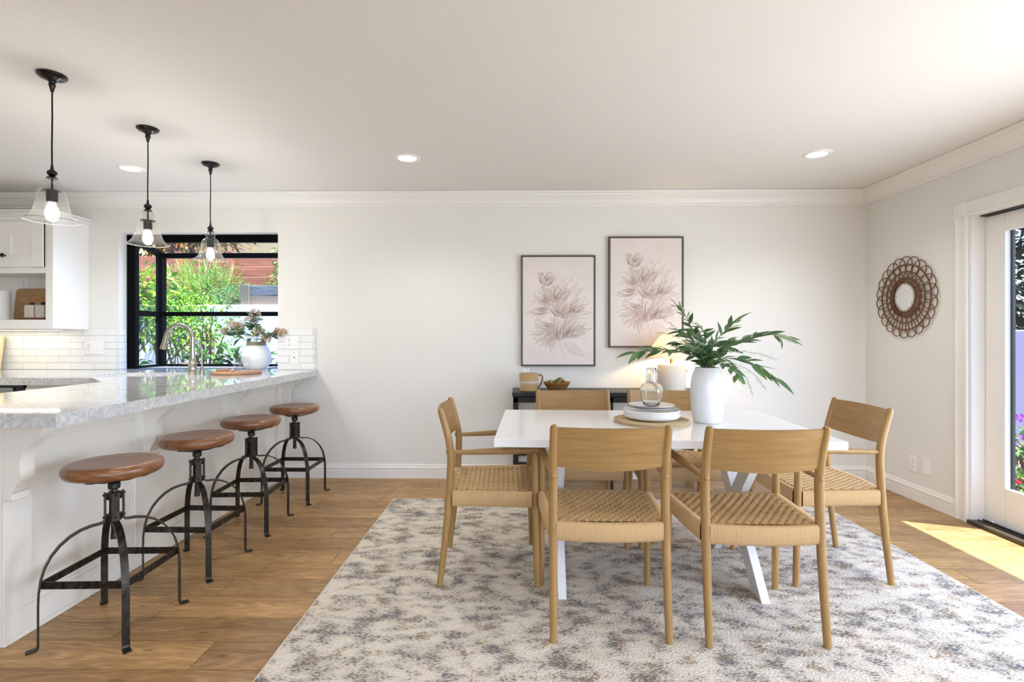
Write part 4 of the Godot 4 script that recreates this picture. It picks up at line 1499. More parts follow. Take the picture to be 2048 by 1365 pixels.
func build_chairs() -> void:
	var post_m := []
	var fl_m := []
	var arm_m := []
	var pin_m := []
	for s in [-1.0, 1.0]:
		var m := MB.new()
		m.tube([Vector3(s * 0.224, 0, 0.232), Vector3(s * 0.224, 0.003, 0.2318), Vector3(s * 0.223, 0.2, 0.208), Vector3(s * 0.2225, 0.36, 0.193), Vector3(s * 0.222, 0.46, 0.1855), Vector3(s * 0.222, 0.56, 0.180), Vector3(s * 0.222, 0.61, 0.179), Vector3(s * 0.222, 0.65, 0.182), Vector3(s * 0.222, 0.70, 0.191), Vector3(s * 0.222, 0.76, 0.2065), Vector3(s * 0.222, 0.825, 0.2255), Vector3(s * 0.222, 0.836, 0.2285), Vector3(s * 0.222, 0.841, 0.230)], [0.0135, 0.0145, 0.016, 0.0173, 0.0180, 0.0180, 0.0178, 0.0176, 0.0172, 0.0168, 0.0160, 0.0135, 0.008], 16)
		post_m.append(m.mesh())
		m = MB.new()
		m.tube([Vector3(s * 0.253, 0, -0.232), Vector3(s * 0.253, 0.003, -0.2318), Vector3(s * 0.252, 0.2, -0.226), Vector3(s * 0.251, 0.42, -0.221), Vector3(s * 0.250, 0.55, -0.219), Vector3(s * 0.249, 0.637, -0.218)], [0.0130, 0.0140, 0.0158, 0.0172, 0.0165, 0.0150], 16)
		fl_m.append(m.mesh())
		m = MB.new()
		m.tube([Vector3(s * 0.2225, 0.633, 0.178), Vector3(s * 0.2235, 0.633, 0.15), Vector3(s * 0.227, 0.634, 0.10), Vector3(s * 0.232, 0.637, 0.03), Vector3(s * 0.238, 0.641, -0.06), Vector3(s * 0.2445, 0.645, -0.15), Vector3(s * 0.249, 0.648, -0.215), Vector3(s * 0.2505, 0.649, -0.240), Vector3(s * 0.251, 0.649, -0.243)], [0.0095, 0.0105, 0.0122, 0.0145, 0.0165, 0.0172, 0.0165, 0.0150, 0.0120], 16)
		arm_m.append(m.mesh())
		m = MB.new()
		m.ball(Vector3(s * 0.222, 0.633, 0.197), Vector3(0.0095, 0.0095, 0.006), 12, 8)
		pin_m.append(m.mesh())
	# bowed back panel that leans with the posts
	var m := MB.new()
	var cols := 16
	var rows := [[0.672, 0.186], [0.678, 0.187], [0.75, 0.2045], [0.826, 0.2265], [0.832, 0.228]]
	var F := []
	var B := []
	for r in rows.size():
		var fr := []
		var ba := []
		for k in cols + 1:
			var x := -0.212 + 0.424 * k / cols
			var q := x / 0.212
			var bow := 0.030 * (1.0 - q * q)
			var th := 0.0065 if (r > 0 and r < 4) else 0.004
			var lean := Vector3(0, -0.28, 1.0).normalized()
			var side := Vector3(1, 0, -0.28 * q).normalized()
			var nn := (lean + Vector3(q * 0.27, 0, 0)).normalized()
			var p := Vector3(x, rows[r][0] - 0.012 * (1.0 - q * q) * (1.0 if r < 2 else 0.0), rows[r][1] + bow)
			fr.append([p - nn * th, -nn])
			ba.append([p + nn * th, nn])
		F.append(fr); B.append(ba)
	for r in rows.size() - 1:
		for k in cols:
			for S in [F, B]:
				m.quad(S[r][k][0], S[r][k + 1][0], S[r + 1][k + 1][0], S[r + 1][k][0], S[r][k][1], S[r][k + 1][1], S[r + 1][k + 1][1], S[r + 1][k][1])
	for e in [0, rows.size() - 1]:
		var nn := Vector3.DOWN if e == 0 else Vector3.UP
		for k in cols:
			m.flat(F[e][k][0], F[e][k + 1][0], B[e][k + 1][0], B[e][k][0], nn)
	var back_m := m.mesh()
	# cord-wrapped seat rails
	m = MB.new()
	wrapped_rail(m, Vector3(-0.207, 0.416, 0.186), Vector3(0.207, 0.416, 0.186), Vector3(0, 0, 0.022), 0.074, 0.034)
	wrapped_rail(m, Vector3(-0.236, 0.416, -0.221), Vector3(0.236, 0.416, -0.221), Vector3(0, 0, -0.004), 0.074, 0.034)
	for s in [-1.0, 1.0]:
		wrapped_rail(m, Vector3(s * 0.2225, 0.416, 0.170), Vector3(s * 0.2495, 0.416, -0.206), Vector3(s * 0.002, 0, 0), 0.074, 0.034)
	var rail_m := m.mesh()
	# woven cord seat: columns of three cords that ride up and dive under, every other column half a step on
	m = MB.new()
	var ncol := 25
	var step := 0.050
	for k: int in ncol:
		var q0 := (k + 0.5) / ncol * 2.0 - 1.0
		for h in range(-1, 9):
			var zc := 0.178 - step * (h + (0.5 if k % 2 else 0.0))
			for c in [-1.0, 0.0, 1.0]:
				var q1: float = q0 + c * 0.66 / ncol
				var pts := []
				for u in [-1.0, -0.86, -0.66, -0.35, 0.0, 0.35, 0.66, 0.86, 1.0]:
					var z: float = zc + u * step * 0.51
					if z > 0.192 or z < -0.212:
						continue
					var half := lerpf(0.206, 0.236, (0.186 - z) / 0.407)
					var dip := 0.011 * (1.0 - q1 * q1) * (1.0 - pow((z + 0.01) / 0.21, 2))
					pts.append(Vector3(q1 * half, 0.4525 - dip - 0.0125 * pow(absf(u), 4.0), z))
				if pts.size() > 2:
					m.tube(pts, 0.0031, 5, false)
	var weave_m := m.mesh()
	m = MB.new()
	m.bb(-0.205, 0.402, -0.205, 0.205, 0.408, 0.17)
	var under_m := m.mesh()
	var spots := [
		[Vector3(0.358, 0.0118, -2.236), 0.0, "oak cord-seat armchair on the open long side of the table, towards the bar stools"],
		[Vector3(0.951, 0.0118, -2.212), 0.0, "oak cord-seat armchair on the open long side of the table, towards the sliding door"],
		[Vector3(-0.152, 0.0118, -2.682), -PI / 2 + 0.03, "oak armchair with cord seat at the table end facing the sliding door"],
		[Vector3(1.55, 0.0118, -2.716), PI / 2 - 0.02, "oak armchair with cord seat at the table end facing the kitchen"],
		[Vector3(0.347, 0.0118, -3.116), PI, "oak armchair between table and console, in front of the fruit bowl"],
		[Vector3(0.934, 0.0118, -3.116), PI, "oak armchair between table and console, in front of the table lamp"]]
	for s in spots:
		var t := thing("dining_chair", s[2], "chair", s[0], s[1], "oak dining chairs round the white table")
		for k in 2:
			var bp := obj("back_post", post_m[k], M.chair_oak_upright, t)
			obj("peg", pin_m[k], M.chair_oak, bp)
			obj("front_leg", fl_m[k], M.chair_oak_upright, t)
			obj("armrest", arm_m[k], M.chair_oak, t)
		obj("backrest", back_m, M.chair_oak, t)
		obj("seat_rail", rail_m, M.paper_cord, t)
		var we := obj("woven_seat", weave_m, M.paper_cord, t)
		we.set_meta("kind", "stuff")
		obj("seat_underlay", under_m, M.paper_cord, t)

# ---------------------------------------------------------------- console by the wall
func build_console() -> void:
	var t := thing("console_table", "black console table against the back wall below the art", "table", Vector3(0.70, 0, -4.132))
	var m := MB.new()
	m.bb(-0.752, 0.735, -0.19, 0.752, 0.765, 0.19, 0.002)
	obj("tabletop", m, M.black_wood, t)
	for x in [-0.725, 0.0, 0.725]:
		for z in [-0.165, 0.165]:
			m = MB.new()
			m.bb(x - 0.02, 0.0, z - 0.02, x + 0.02, 0.728, z + 0.02, 0.002)
			obj("leg", m, M.black_wood, t)
	for z in [-0.165, 0.165]:
		m = MB.new()
		m.bb(-0.745, 0.688, z - 0.02, 0.745, 0.730, z + 0.02, 0.002)
		obj("apron", m, M.black_wood, t)
		m = MB.new()
		m.bb(-0.745, 0.205, z - 0.018, 0.745, 0.228, z + 0.018, 0.002)
		obj("stretcher", m, M.black_wood, t)
	for x in [-0.725, 0.725]:
		for y in [0.709, 0.216]:
			m = MB.new()
			m.bb(x - 0.018, y - 0.012, -0.147, x + 0.018, y + 0.012, 0.147, 0.002)
			obj("side_rail", m, M.black_wood, t)

# ---------------------------------------------------------------- on the walls
func paint_petal(im: Image, c: Vector2, ang: float, ln: float, wd: float, col: Color, a: float, edge: Color) -> void:
	# one brushed petal: pale fill, darker streak along one side and at its tip
	var ca := cos(ang)
	var sa := sin(ang)
	var r := int(ln) + 2
	for y in range(maxi(0, int(c.y) - r), mini(im.get_height(), int(c.y) + r)):
		for x in range(maxi(0, int(c.x) - r), mini(im.get_width(), int(c.x) + r)):
			var dx := x - c.x
			var dy := y - c.y
			var u := (dx * ca + dy * sa) / ln
			if u < 0.0 or u > 1.0:
				continue
			var w := wd * sin(PI * pow(u, 0.62)) + 0.6
			var v := (-dx * sa + dy * ca) / w
			if absf(v) > 1.0:
				continue
			var st := 0.75 + 0.25 * sin(v * 7.0 + ang * 9.0 + u * 2.0)
			var al := a * st * (0.55 + 0.45 * u)
			var cc := im.get_pixel(x, y).lerp(col, clampf(al, 0, 1))
			var ed := smoothstep(0.62, 0.95, absf(v)) * 0.6 + smoothstep(0.82, 1.0, u) * 0.35
			if v > 0.2:
				ed += 0.25 * smoothstep(0.5, 1.0, v)
			cc = cc.lerp(edge, clampf(ed * a * 0.95, 0.0, 0.9))
			im.set_pixel(x, y, cc)

func art_texture() -> ImageTexture:
	var w := 520
	var h := 780
	var im := Image.create(w, h, false, Image.FORMAT_RGB8)
	im.fill(s8(231, 221, 215))
	var cl := noise(0.004, 81, 3)
	for y in h:
		for x in w:
			var k := cl.get_noise_2d(x, y) * 0.02
			var p := im.get_pixel(x, y)
			im.set_pixel(x, y, Color(p.r + k, p.g + k, p.b + k * 1.1))
	var rg := RandomNumberGenerator.new()
	rg.seed = 5
	var tones := [s8(226, 214, 205), s8(214, 199, 189), s8(234, 226, 219), s8(206, 190, 180), s8(238, 231, 225)]
	var edges := [s8(158, 132, 122), s8(136, 114, 106), s8(180, 156, 146), s8(164, 124, 112)]
	# faint leaves at the outside
	for q in [[0.60, 0.80, 0.62, 0.34, 34], [0.22, 0.50, 3.0, 0.2, 12], [0.72, 0.50, 0.1, 0.24, 12], [0.66, 0.24, -1.2, 0.12, 12], [0.55, 0.24, -0.8, 0.1, 10], [0.6, 0.38, -0.9, 0.3, 20], [0.70, 0.36, -0.6, 0.2, 18]]:
		paint_petal(im, Vector2(q[0] * w, q[1] * h), q[2], q[3] * w, q[4], s8(212, 196, 187), 0.55, s8(200, 182, 172))
	# blooms: base point, opening direction, spread, petals, length, breadth
	for f in [[0.32, 0.25, -1.5, 1.7, 13, 105, 20], [0.36, 0.43, -2.45, 1.5, 14, 150, 15], [0.47, 0.42, -1.45, 1.7, 13, 160, 24], [0.34, 0.50, 2.85, 0.9, 10, 130, 16], [0.54, 0.55, -1.5, 2.2, 16, 150, 28], [0.66, 0.53, -0.55, 1.7, 18, 180, 17], [0.40, 0.66, 2.95, 1.5, 16, 170, 17], [0.43, 0.70, 2.1, 1.3, 12, 150, 17], [0.52, 0.76, -1.75, 1.2, 12, 190, 22], [0.60, 0.74, -0.95, 1.3, 14, 200, 22], [0.68, 0.72, -0.45, 1.2, 12, 130, 16]]:
		for k in f[4]:
			var an: float = f[2] + f[3] * ((k + rg.randf()) / f[4] - 0.5)
			var st := Vector2(f[0] * w, f[1] * h) + Vector2(rg.randf_range(-10, 10), rg.randf_range(-8, 8))
			paint_petal(im, st, an, f[5] * rg.randf_range(0.65, 1.0), f[6] * rg.randf_range(0.8, 1.5), tones[rg.randi_range(0, 4)], rg.randf_range(0.6, 0.95), edges[rg.randi_range(0, 3)])
		# dark brush accents at the heart and along the petals
		for k in 6:
			paint_petal(im, Vector2(f[0] * w + rg.randf_range(-26, 26), f[1] * h + rg.randf_range(-22, 14)), f[2] + f[3] * (rg.randf() - 0.5), f[5] * rg.randf_range(0.25, 0.55), rg.randf_range(2, 6), edges[rg.randi_range(0, 3)], 0.8, edges[1])
		for k in 3:
			paint_petal(im, Vector2(f[0] * w + rg.randf_range(-16, 16), f[1] * h + rg.randf_range(-30, 0)), rg.randf() * TAU, 40.0, 14, s8(170, 148, 138), 0.3, s8(170, 148, 138))
	# stems
	for q in [[0.50, 0.76, 0.60, 0.95], [0.62, 0.76, 0.53, 0.88], [0.44, 0.66, 0.53, 0.85], [0.56, 0.6, 0.54, 0.8]]:
		for k in 90:
			var f := k / 89.0
			var p := Vector2(lerpf(q[0], q[2], f) * w + sin(f * 3.0) * 4.0, lerpf(q[1], q[3], f) * h)
			for dx in 3:
				if p.x + dx < w:
					im.set_pixel(int(p.x) + dx, int(p.y), im.get_pixel(int(p.x) + dx, int(p.y)).lerp(s8(150, 124, 114), 0.55))
	return ImageTexture.create_from_image(im)

func build_wall_things() -> void:
	var cv := mat("painted_canvas", Color(1, 1, 1), 0.8)
	cv.albedo_texture = art_texture()
	var fr := mat("frame_bronze", s8(84, 72, 64), 0.45)
	for a in [[0.327, 1.409, "brown framed blush floral painting above the mug and fruit bowl"], [1.058, 1.564, "brown framed blush floral painting hung higher, above the table lamp"]]:
		var t := thing("framed_painting", a[2], "painting", Vector3(a[0], a[1], WZ), 0.0, "pair of floral paintings")
		var hw := 0.310
		var hh := 0.463
		var m := MB.new()
		m.bb(-hw, -hh, 0.001, -hw + 0.012, hh, 0.038, 0.0015)
		m.bb(hw - 0.012, -hh, 0.001, hw, hh, 0.038, 0.0015)
		m.bb(-hw + 0.012, -hh, 0.001, hw - 0.012, -hh + 0.012, 0.038, 0.0015)
		m.bb(-hw + 0.012, hh - 0.012, 0.001, hw - 0.012, hh, 0.038, 0.0015)
		obj("frame", m, fr, t)
		m = MB.new()
		var x := hw - 0.014
		var y := hh - 0.014
		m.quad(Vector3(-x, -y, 0.031), Vector3(x, -y, 0.031), Vector3(x, y, 0.031), Vector3(-x, y, 0.031), Vector3(0, 0, 1), Vector3(0, 0, 1), Vector3(0, 0, 1), Vector3(0, 0, 1), Vector2(0, 1), Vector2(1, 1), Vector2(1, 0), Vector2(0, 0))
		m.bb(-x, -y, 0.004, x, y, 0.0305)
		obj("canvas", m, cv, t)
	# rattan sunburst mirror on the wall by the door; local x to the viewer's side, y up, z out
	var t := thing("rattan_mirror", "round mirror in a looped rattan frame on the wall by the sliding door", "mirror", Vector3(WX, 1.487, -3.885))
	t.basis = Basis(Vector3(0, 0, -1), Vector3.UP, Vector3(-1, 0, 0)).orthonormalized()
	t.basis = Basis(Vector3(0, 0, 1), Vector3.UP, Vector3(-1, 0, 0))
	var m := MB.new()
	m.lathe([Vector2(0, 0.018), Vector2(0.118, 0.018), Vector2(0.118, 0.004), Vector2(0, 0.004)], 48, Transform3D(Basis(Vector3.RIGHT, Vector3(0, 0, 1), Vector3.DOWN), Vector3.ZERO))
	obj("mirror_glass", m, M.mirror_glass, t)
	for r in [[0.142, 0.007, 0.016], [0.191, 0.0055, 0.014], [0.243, 0.0058, 0.013], [0.118, 0.006, 0.026]]:
		m = MB.new()
		var pts := []
		for k in 56:
			pts.append(Vector3(cos(TAU * k / 56.0) * r[0], sin(TAU * k / 56.0) * r[0], r[2]))
		m.tube(pts, r[1], 8, false, 1.0, true)
		obj("hoop", m, M.rattan, t)
	var rg := RandomNumberGenerator.new()
	rg.seed = 17
	for k in 22:
		var a := TAU * k / 22.0 + 0.1
		var d := Vector3(cos(a), sin(a), 0)
		var s := Vector3(-sin(a), cos(a), 0)
		var pts := []
		var inn := 0.148
		for q in 26:
			var ph := TAU * q / 26.0
			var rr := 0.226 + 0.0775 * cos(ph)
			var ww := 0.055 * sin(ph) * (1.0 + 0.18 * cos(ph))
			pts.append(d * rr + s * ww + Vector3(0, 0, 0.014 + 0.004 * sin(ph)))
		m = MB.new()
		m.tube(pts, 0.0036, 6, false, 1.0, true)
		obj("loop", m, M.rattan, t)
	# binding that wraps the inner hoop, ends sticking over the glass
	for k in 46:
		var a := TAU * k / 46.0
		var d := Vector3(cos(a), sin(a), 0)
		m = MB.new()
		var i0 := 0.100 + rg.randf_range(-0.006, 0.006)
		m.tube([d * i0 + Vector3(0, 0, 0.030), d * 0.116 + Vector3(0, 0, 0.036), d * 0.132 + Vector3(0, 0, 0.030), d * 0.148 + Vector3(0, 0, 0.018)], [0.0016, 0.0028, 0.0030, 0.0024], 6)
		obj("binding", m, M.rattan, t)

# ---------------------------------------------------------------- table setting and console ornaments
func build_table_things() -> void:
	var ty := 0.7505
	# woven round placemats, one on the other
	var mt := mat("seagrass", s8(212, 186, 146), 0.85)
	for k in 2:
		var t := thing("placemat", ["round woven placemat lying flat on the white table", "round woven placemat on top of another under the plates"][k], "placemat", Vector3(0.690, ty + 0.0075 * k, -2.705), 0.4 * k)
		var m := MB.new()
		m.lathe([Vector2(0, 0), Vector2(0.188, 0.0), Vector2(0.188, 0.004), Vector2(0, 0.0045)], 64)
		obj("base", m, mt, t)
		m = MB.new()
		var sp := []
		for q in 620:
			var f := q / 620.0
			var r := 0.02 + 0.164 * f
			sp.append(Vector3(cos(q * 0.33) * r, 0.0052, sin(q * 0.33) * r))
		m.tube(sp, 0.0026, 5, true)
		obj("coil", m, mt, t)
		m = MB.new()
		for q in 90:
			var a0 := TAU * q / 90.0
			var pts := []
			for z in 5:
				var a := a0 + z * 0.026
				pts.append(Vector3(cos(a) * (0.188 + 0.003 * sin(z * 1.57)), 0.0038 + 0.0028 * sin(z * 0.785), sin(a) * (0.188 + 0.003 * sin(z * 1.57))))
			m.tube(pts, 0.0026, 5)
		obj("braided_edge", m, mt, t)
	# dinner plates and rimmed salad plates
	var y := ty + 0.0155
	var rim := mat("rim_grey", s8(104, 110, 122), 0.3)
	for k in 4:
		var t := thing("dinner_plate", "white dinner plate, %s in the stack on the placemats" % ["lowest", "second from the bottom", "third from the bottom", "topmost of the four large ones"][k], "plate", Vector3(0.692 + 0.002 * sin(k * 2.0), y, -2.705 + 0.002 * cos(k * 2.0)), 0.0, "dinner plates stacked on the placemats")
		var m := MB.new()
		m.lathe([Vector2(0, 0.003), Vector2(0.085, 0.003), Vector2(0.09, 0.0), Vector2(0.096, 0.0), Vector2(0.105, 0.004), Vector2(0.134, 0.009), Vector2(0.142, 0.017), Vector2(0.1445, 0.026), Vector2(0.1435, 0.0275), Vector2(0.141, 0.026), Vector2(0.137, 0.016), Vector2(0.128, 0.011), Vector2(0.10, 0.007), Vector2(0, 0.0065)], 64, Transform3D.IDENTITY, 0.3)
		obj("body", m, M.porcelain, t)
		y += 0.0085
	y += 0.0195
	for k in 2:
		var t := thing("salad_plate", ["white side plate with dark rim lying on the dinner plates", "white side plate with dark rim under the glass carafe"][k], "plate", Vector3(0.690, y, -2.703), 0.5 * k, "side plates on the dinner plates")
		var m := MB.new()
		m.lathe([Vector2(0, 0.0), Vector2(0.07, 0.0), Vector2(0.09, 0.004), Vector2(0.114, 0.0095), Vector2(0.1175, 0.0115), Vector2(0.117, 0.0135), Vector2(0.108, 0.0115), Vector2(0.08, 0.006), Vector2(0, 0.005)], 64, Transform3D.IDENTITY, 0.3)
		obj("body", m, M.porcelain, t)
		m = MB.new()
		var pts := []
		for q in 64:
			pts.append(Vector3(cos(TAU * q / 64.0) * 0.1178, 0.0118 + 0.0012 * sin(q * 0.29), sin(TAU * q / 64.0) * 0.1178))
		m.tube(pts, 0.0010, 6, false, 1.0, true)
		obj("rim", m, rim, t)
		y += 0.0095
	# carafe with its tumbler upside down over the neck
	var cy := y - 0.004
	var ct := thing("glass_carafe", "clear blown glass water carafe standing on the side plates", "carafe", Vector3(0.690, cy, -2.700))
	var m := MB.new()
	m.lathe([Vector2(0, 0.0), Vector2(0.036, 0.0), Vector2(0.041, 0.004), Vector2(0.047, 0.03), Vector2(0.055, 0.06), Vector2(0.0585, 0.082), Vector2(0.056, 0.098), Vector2(0.044, 0.113), Vector2(0.027, 0.120), Vector2(0.0225, 0.126), Vector2(0.0225, 0.172), Vector2(0.0200, 0.172), Vector2(0.0200, 0.126), Vector2(0.025, 0.118), Vector2(0.042, 0.110), Vector2(0.0535, 0.096), Vector2(0.056, 0.082), Vector2(0.0525, 0.06), Vector2(0.0445, 0.03), Vector2(0.038, 0.008), Vector2(0, 0.006)], 48, Transform3D.IDENTITY, 0.2)
	obj("body", m, M.blown_glass, ct)
	var tb := thing("glass_tumbler", "clear glass tumbler upturned over the neck of the carafe", "glass", Vector3(0.690, cy + 0.1235, -2.700))
	m = MB.new()
	m.lathe([Vector2(0, 0.075), Vector2(0.0255, 0.075), Vector2(0.0272, 0.072), Vector2(0.0285, 0.0), Vector2(0.0265, 0.0), Vector2(0.0252, 0.068), Vector2(0, 0.069)], 40, Transform3D.IDENTITY, 0.2)
	obj("body", m, M.blown_glass, tb)
	# tall white vase
	var vp := Vector3(0.977, ty, -2.690)
	var vs := thing("tall_vase", "tall glossy white ceramic vase holding green branches on the dining table", "vase", vp)
	m = MB.new()
	m.lathe([Vector2(0, 0.0), Vector2(0.060, 0.0), Vector2(0.067, 0.004), Vector2(0.0705, 0.012), Vector2(0.077, 0.045), Vector2(0.0820, 0.085), Vector2(0.0845, 0.13), Vector2(0.0842, 0.17), Vector2(0.0815, 0.21), Vector2(0.0755, 0.242), Vector2(0.068, 0.264), Vector2(0.0625, 0.276), Vector2(0.0610, 0.283), Vector2(0.0590, 0.286), Vector2(0.0560, 0.285), Vector2(0.0555, 0.276), Vector2(0.066, 0.255), Vector2(0.075, 0.21), Vector2(0.078, 0.15), Vector2(0.07, 0.03), Vector2(0, 0.012)], 56, Transform3D.IDENTITY, 0.3)
	var vm := mat("vase_glaze", s8(240, 240, 240), 0.22)
	obj("body", m, vm, vs)
	build_branches(vp + Vector3(0, 0.25, 0))
	# --- console
	var ky := 0.7655
	# mug wrapped in woven cane with a glass liner
	var cane := mat("cane_weave", Color(1, 1, 1), 0.8)
	var cpx := PackedByteArray()
	for yy in 64:
		for xx in 128:
			var band := 1.0 if (yy > 26 and yy < 36) else 0.0
			var wv := 0.8 + 0.2 * (1.0 if ((xx / 4 + yy / 4) % 2 == 0) else 0.0)
			var c := Vector3(222, 190, 142).lerp(Vector3(236, 228, 214), band) * wv
			cpx.append(int(c.x)); cpx.append(int(c.y)); cpx.append(int(c.z))
	cane.albedo_texture = tex(128, 64, cpx)
	var mg := thing("woven_pitcher", "pitcher wrapped in banded woven cane on the console", "pitcher", Vector3(0.078, ky, -4.10))
	m = MB.new()
	for q in 23:
		m.lathe([Vector2(0.0665 + 0.0004 * q, 0.006 * q), Vector2(0.0695 + 0.0004 * q, 0.006 * q + 0.003), Vector2(0.0669 + 0.0004 * q, 0.006 * q + 0.006)], 40)
	for q in m.uv.size():
		m.uv[q] = Vector2(m.uv[q].x * 2.0, m.v[q].y / 0.140)
	m.lathe([Vector2(0, 0.001), Vector2(0.067, 0.001)], 32)
	obj("cane_sleeve", m, cane, mg)
	m = MB.new()
	m.lathe([Vector2(0.070, 0.02), Vector2(0.0765, 0.172)], 40)
	obj("glass_liner", m, M.clear_glass, mg)
	m = MB.new()
	m.tube([Vector3(0.068, 0.118, 0.0), Vector3(0.092, 0.125, 0), Vector3(0.106, 0.115, 0), Vector3(0.108, 0.09, 0), Vector3(0.100, 0.06, 0), Vector3(0.085, 0.038, 0), Vector3(0.066, 0.022, 0)], [0.006, 0.0065, 0.0065, 0.0065, 0.006, 0.006, 0.005], 10)
	var cane2 := mat("cane_handle", s8(140, 104, 62), 0.7)
	obj("handle", m, cane2, mg)
	# carved bowl with artichokes
	var bm := mat("bowl_wood", s8(160, 112, 62), 0.6)
	var bw := thing("wooden_bowl", "ribbed brown wooden bowl holding artichokes on the console", "bowl", Vector3(0.300, ky, -4.10))
	m = MB.new()
	m.lathe([Vector2(0, 0.0), Vector2(0.058, 0.0), Vector2(0.064, 0.006), Vector2(0.086, 0.036), Vector2(0.101, 0.058), Vector2(0.107, 0.066), Vector2(0.104, 0.068), Vector2(0.097, 0.058), Vector2(0.080, 0.036), Vector2(0.055, 0.012), Vector2(0, 0.010)], 48, Transform3D.IDENTITY, 0.3)
	obj("body", m, bm, bw)
	m = MB.new()
	for q in 40:
		var d := Vector3(cos(TAU * q / 40.0), 0, sin(TAU * q / 40.0))
		m.tube([d * 0.065 + Vector3(0, 0.006, 0), d * 0.087 + Vector3(0, 0.036, 0), d * 0.104 + Vector3(0, 0.061, 0)], 0.0028, 5)
	obj("ribbing", m, bm, bw)
	var art_tones := [[lin(120, 138, 60), lin(150, 164, 90), lin(96, 110, 50)], [lin(160, 160, 96), lin(136, 126, 70), lin(110, 84, 60)], [lin(140, 156, 80), lin(110, 130, 56), lin(160, 168, 100)]]
	var ap := [[Vector3(-0.050, 0.048, 0.010), 0.036, "small leafy green artichoke at the mug side of the wooden bowl"], [Vector3(0.024, 0.060, 0.012), 0.045, "large purplish artichoke at the centre of the wooden bowl"], [Vector3(-0.005, 0.047, -0.040), 0.036, "green artichoke at the wall side of the wooden bowl"]]
	for k in 3:
		var p: Vector3 = ap[k][0]
		var r: float = ap[k][1]
		var t := thing("artichoke", ap[k][2], "artichoke", Vector3(0.300, ky, -4.10) + p)
		m = MB.new()
		m.tint = art_tones[k][0]
		m.ball(Vector3.ZERO, r * 0.8, 12, 8)
		obj("heart", m, M.vertex_tinted, t)
		for ring in 5:
			for q in 9:
				var lat := -0.5 + 0.42 * ring
				var lon := TAU * (q + 0.5 * (ring % 2)) / 9.0
				var o := Vector3(cos(lat) * cos(lon), sin(lat), cos(lat) * sin(lon))
				var dirn := (Vector3(-sin(lat) * cos(lon), cos(lat), -sin(lat) * sin(lon)) + o * 0.35).normalized()
				m = MB.new()
				m.tint = art_tones[k][(q + ring) % 3]
				m.leaf(o * r * 0.78 - dirn * r * 0.2, dirn, o, r * 0.85, r * 0.72, 0.25, 3, -0.25)
				obj("bract", m, M.vertex_tinted, t)
	# lamp: round ceramic body with two ball handles, brass stem, dome shade
	var lp := thing("table_lamp", "cream ceramic table lamp with ball handles and white dome shade, lit", "lamp", Vector3(1.212, ky, -4.12))
	m = MB.new()
	m.lathe([Vector2(0, 0.0), Vector2(0.100, 0.0), Vector2(0.106, 0.003), Vector2(0.1085, 0.010), Vector2(0.1085, 0.198), Vector2(0.106, 0.207), Vector2(0.099, 0.2115), Vector2(0, 0.213)], 56, Transform3D.IDENTITY, 0.4)
	obj("base", m, M.matt_ceramic, lp)
	for s in [-1.0, 1.0]:
		m = MB.new()
		m.ball(Vector3(s * 0.119, 0.158, 0.0), 0.0165, 16, 12)
		obj("ball_handle", m, M.matt_ceramic, lp)
	m = MB.new()
	m.lathe([Vector2(0.0135, 0.212), Vector2(0.0135, 0.30), Vector2(0, 0.30)], 20)
	obj("stem", m, M.brass, lp)
	var shm := mat("shade_linen", s8(246, 240, 230), 0.8)
	shm.backlight_enabled = true
	shm.backlight = Color(0.95, 0.9, 0.82)
	m = MB.new()
	m.lathe([Vector2(0.200, 0.258), Vector2(0.180, 0.300), Vector2(0.150, 0.350), Vector2(0.120, 0.395), Vector2(0.092, 0.430), Vector2(0.070, 0.450), Vector2(0.045, 0.462), Vector2(0.016, 0.466), Vector2(0.016, 0.463), Vector2(0.044, 0.459), Vector2(0.068, 0.447), Vector2(0.090, 0.427), Vector2(0.117, 0.393), Vector2(0.147, 0.348), Vector2(0.177, 0.298), Vector2(0.197, 0.258), Vector2(0.200, 0.258)], 48, Transform3D.IDENTITY, 0.4)
	obj("lamp_shade", m, shm, lp)
	var lb := mat("lamp_bulb_glow", s8(255, 236, 206), 0.5)
	lb.emission_enabled = true
	lb.emission = s8(255, 226, 186)
	lb.emission_energy_multiplier = 5.0
	m = MB.new()
	m.ball(Vector3(0, 0.345, 0), 0.032, 16, 12)
	obj("bulb", m, lb, lp)
	m = MB.new()
	m.lathe([Vector2(0.0, 0.298), Vector2(0.014, 0.298), Vector2(0.014, 0.325), Vector2(0, 0.326)], 16)
	obj("bulb_socket", m, M.brass, lp)
	var l := OmniLight3D.new()
	l.name = "lamp_bulb_light"
	lp.add_child(l)
	l.position = Vector3(0, 0.345, 0)
	l.light_energy = 0.30
	l.light_color = Color(1.0, 0.90, 0.76)
	l.light_size = 0.03
	l.omni_range = 8.0
	l.omni_attenuation = 2.0
	l.shadow_enabled = true

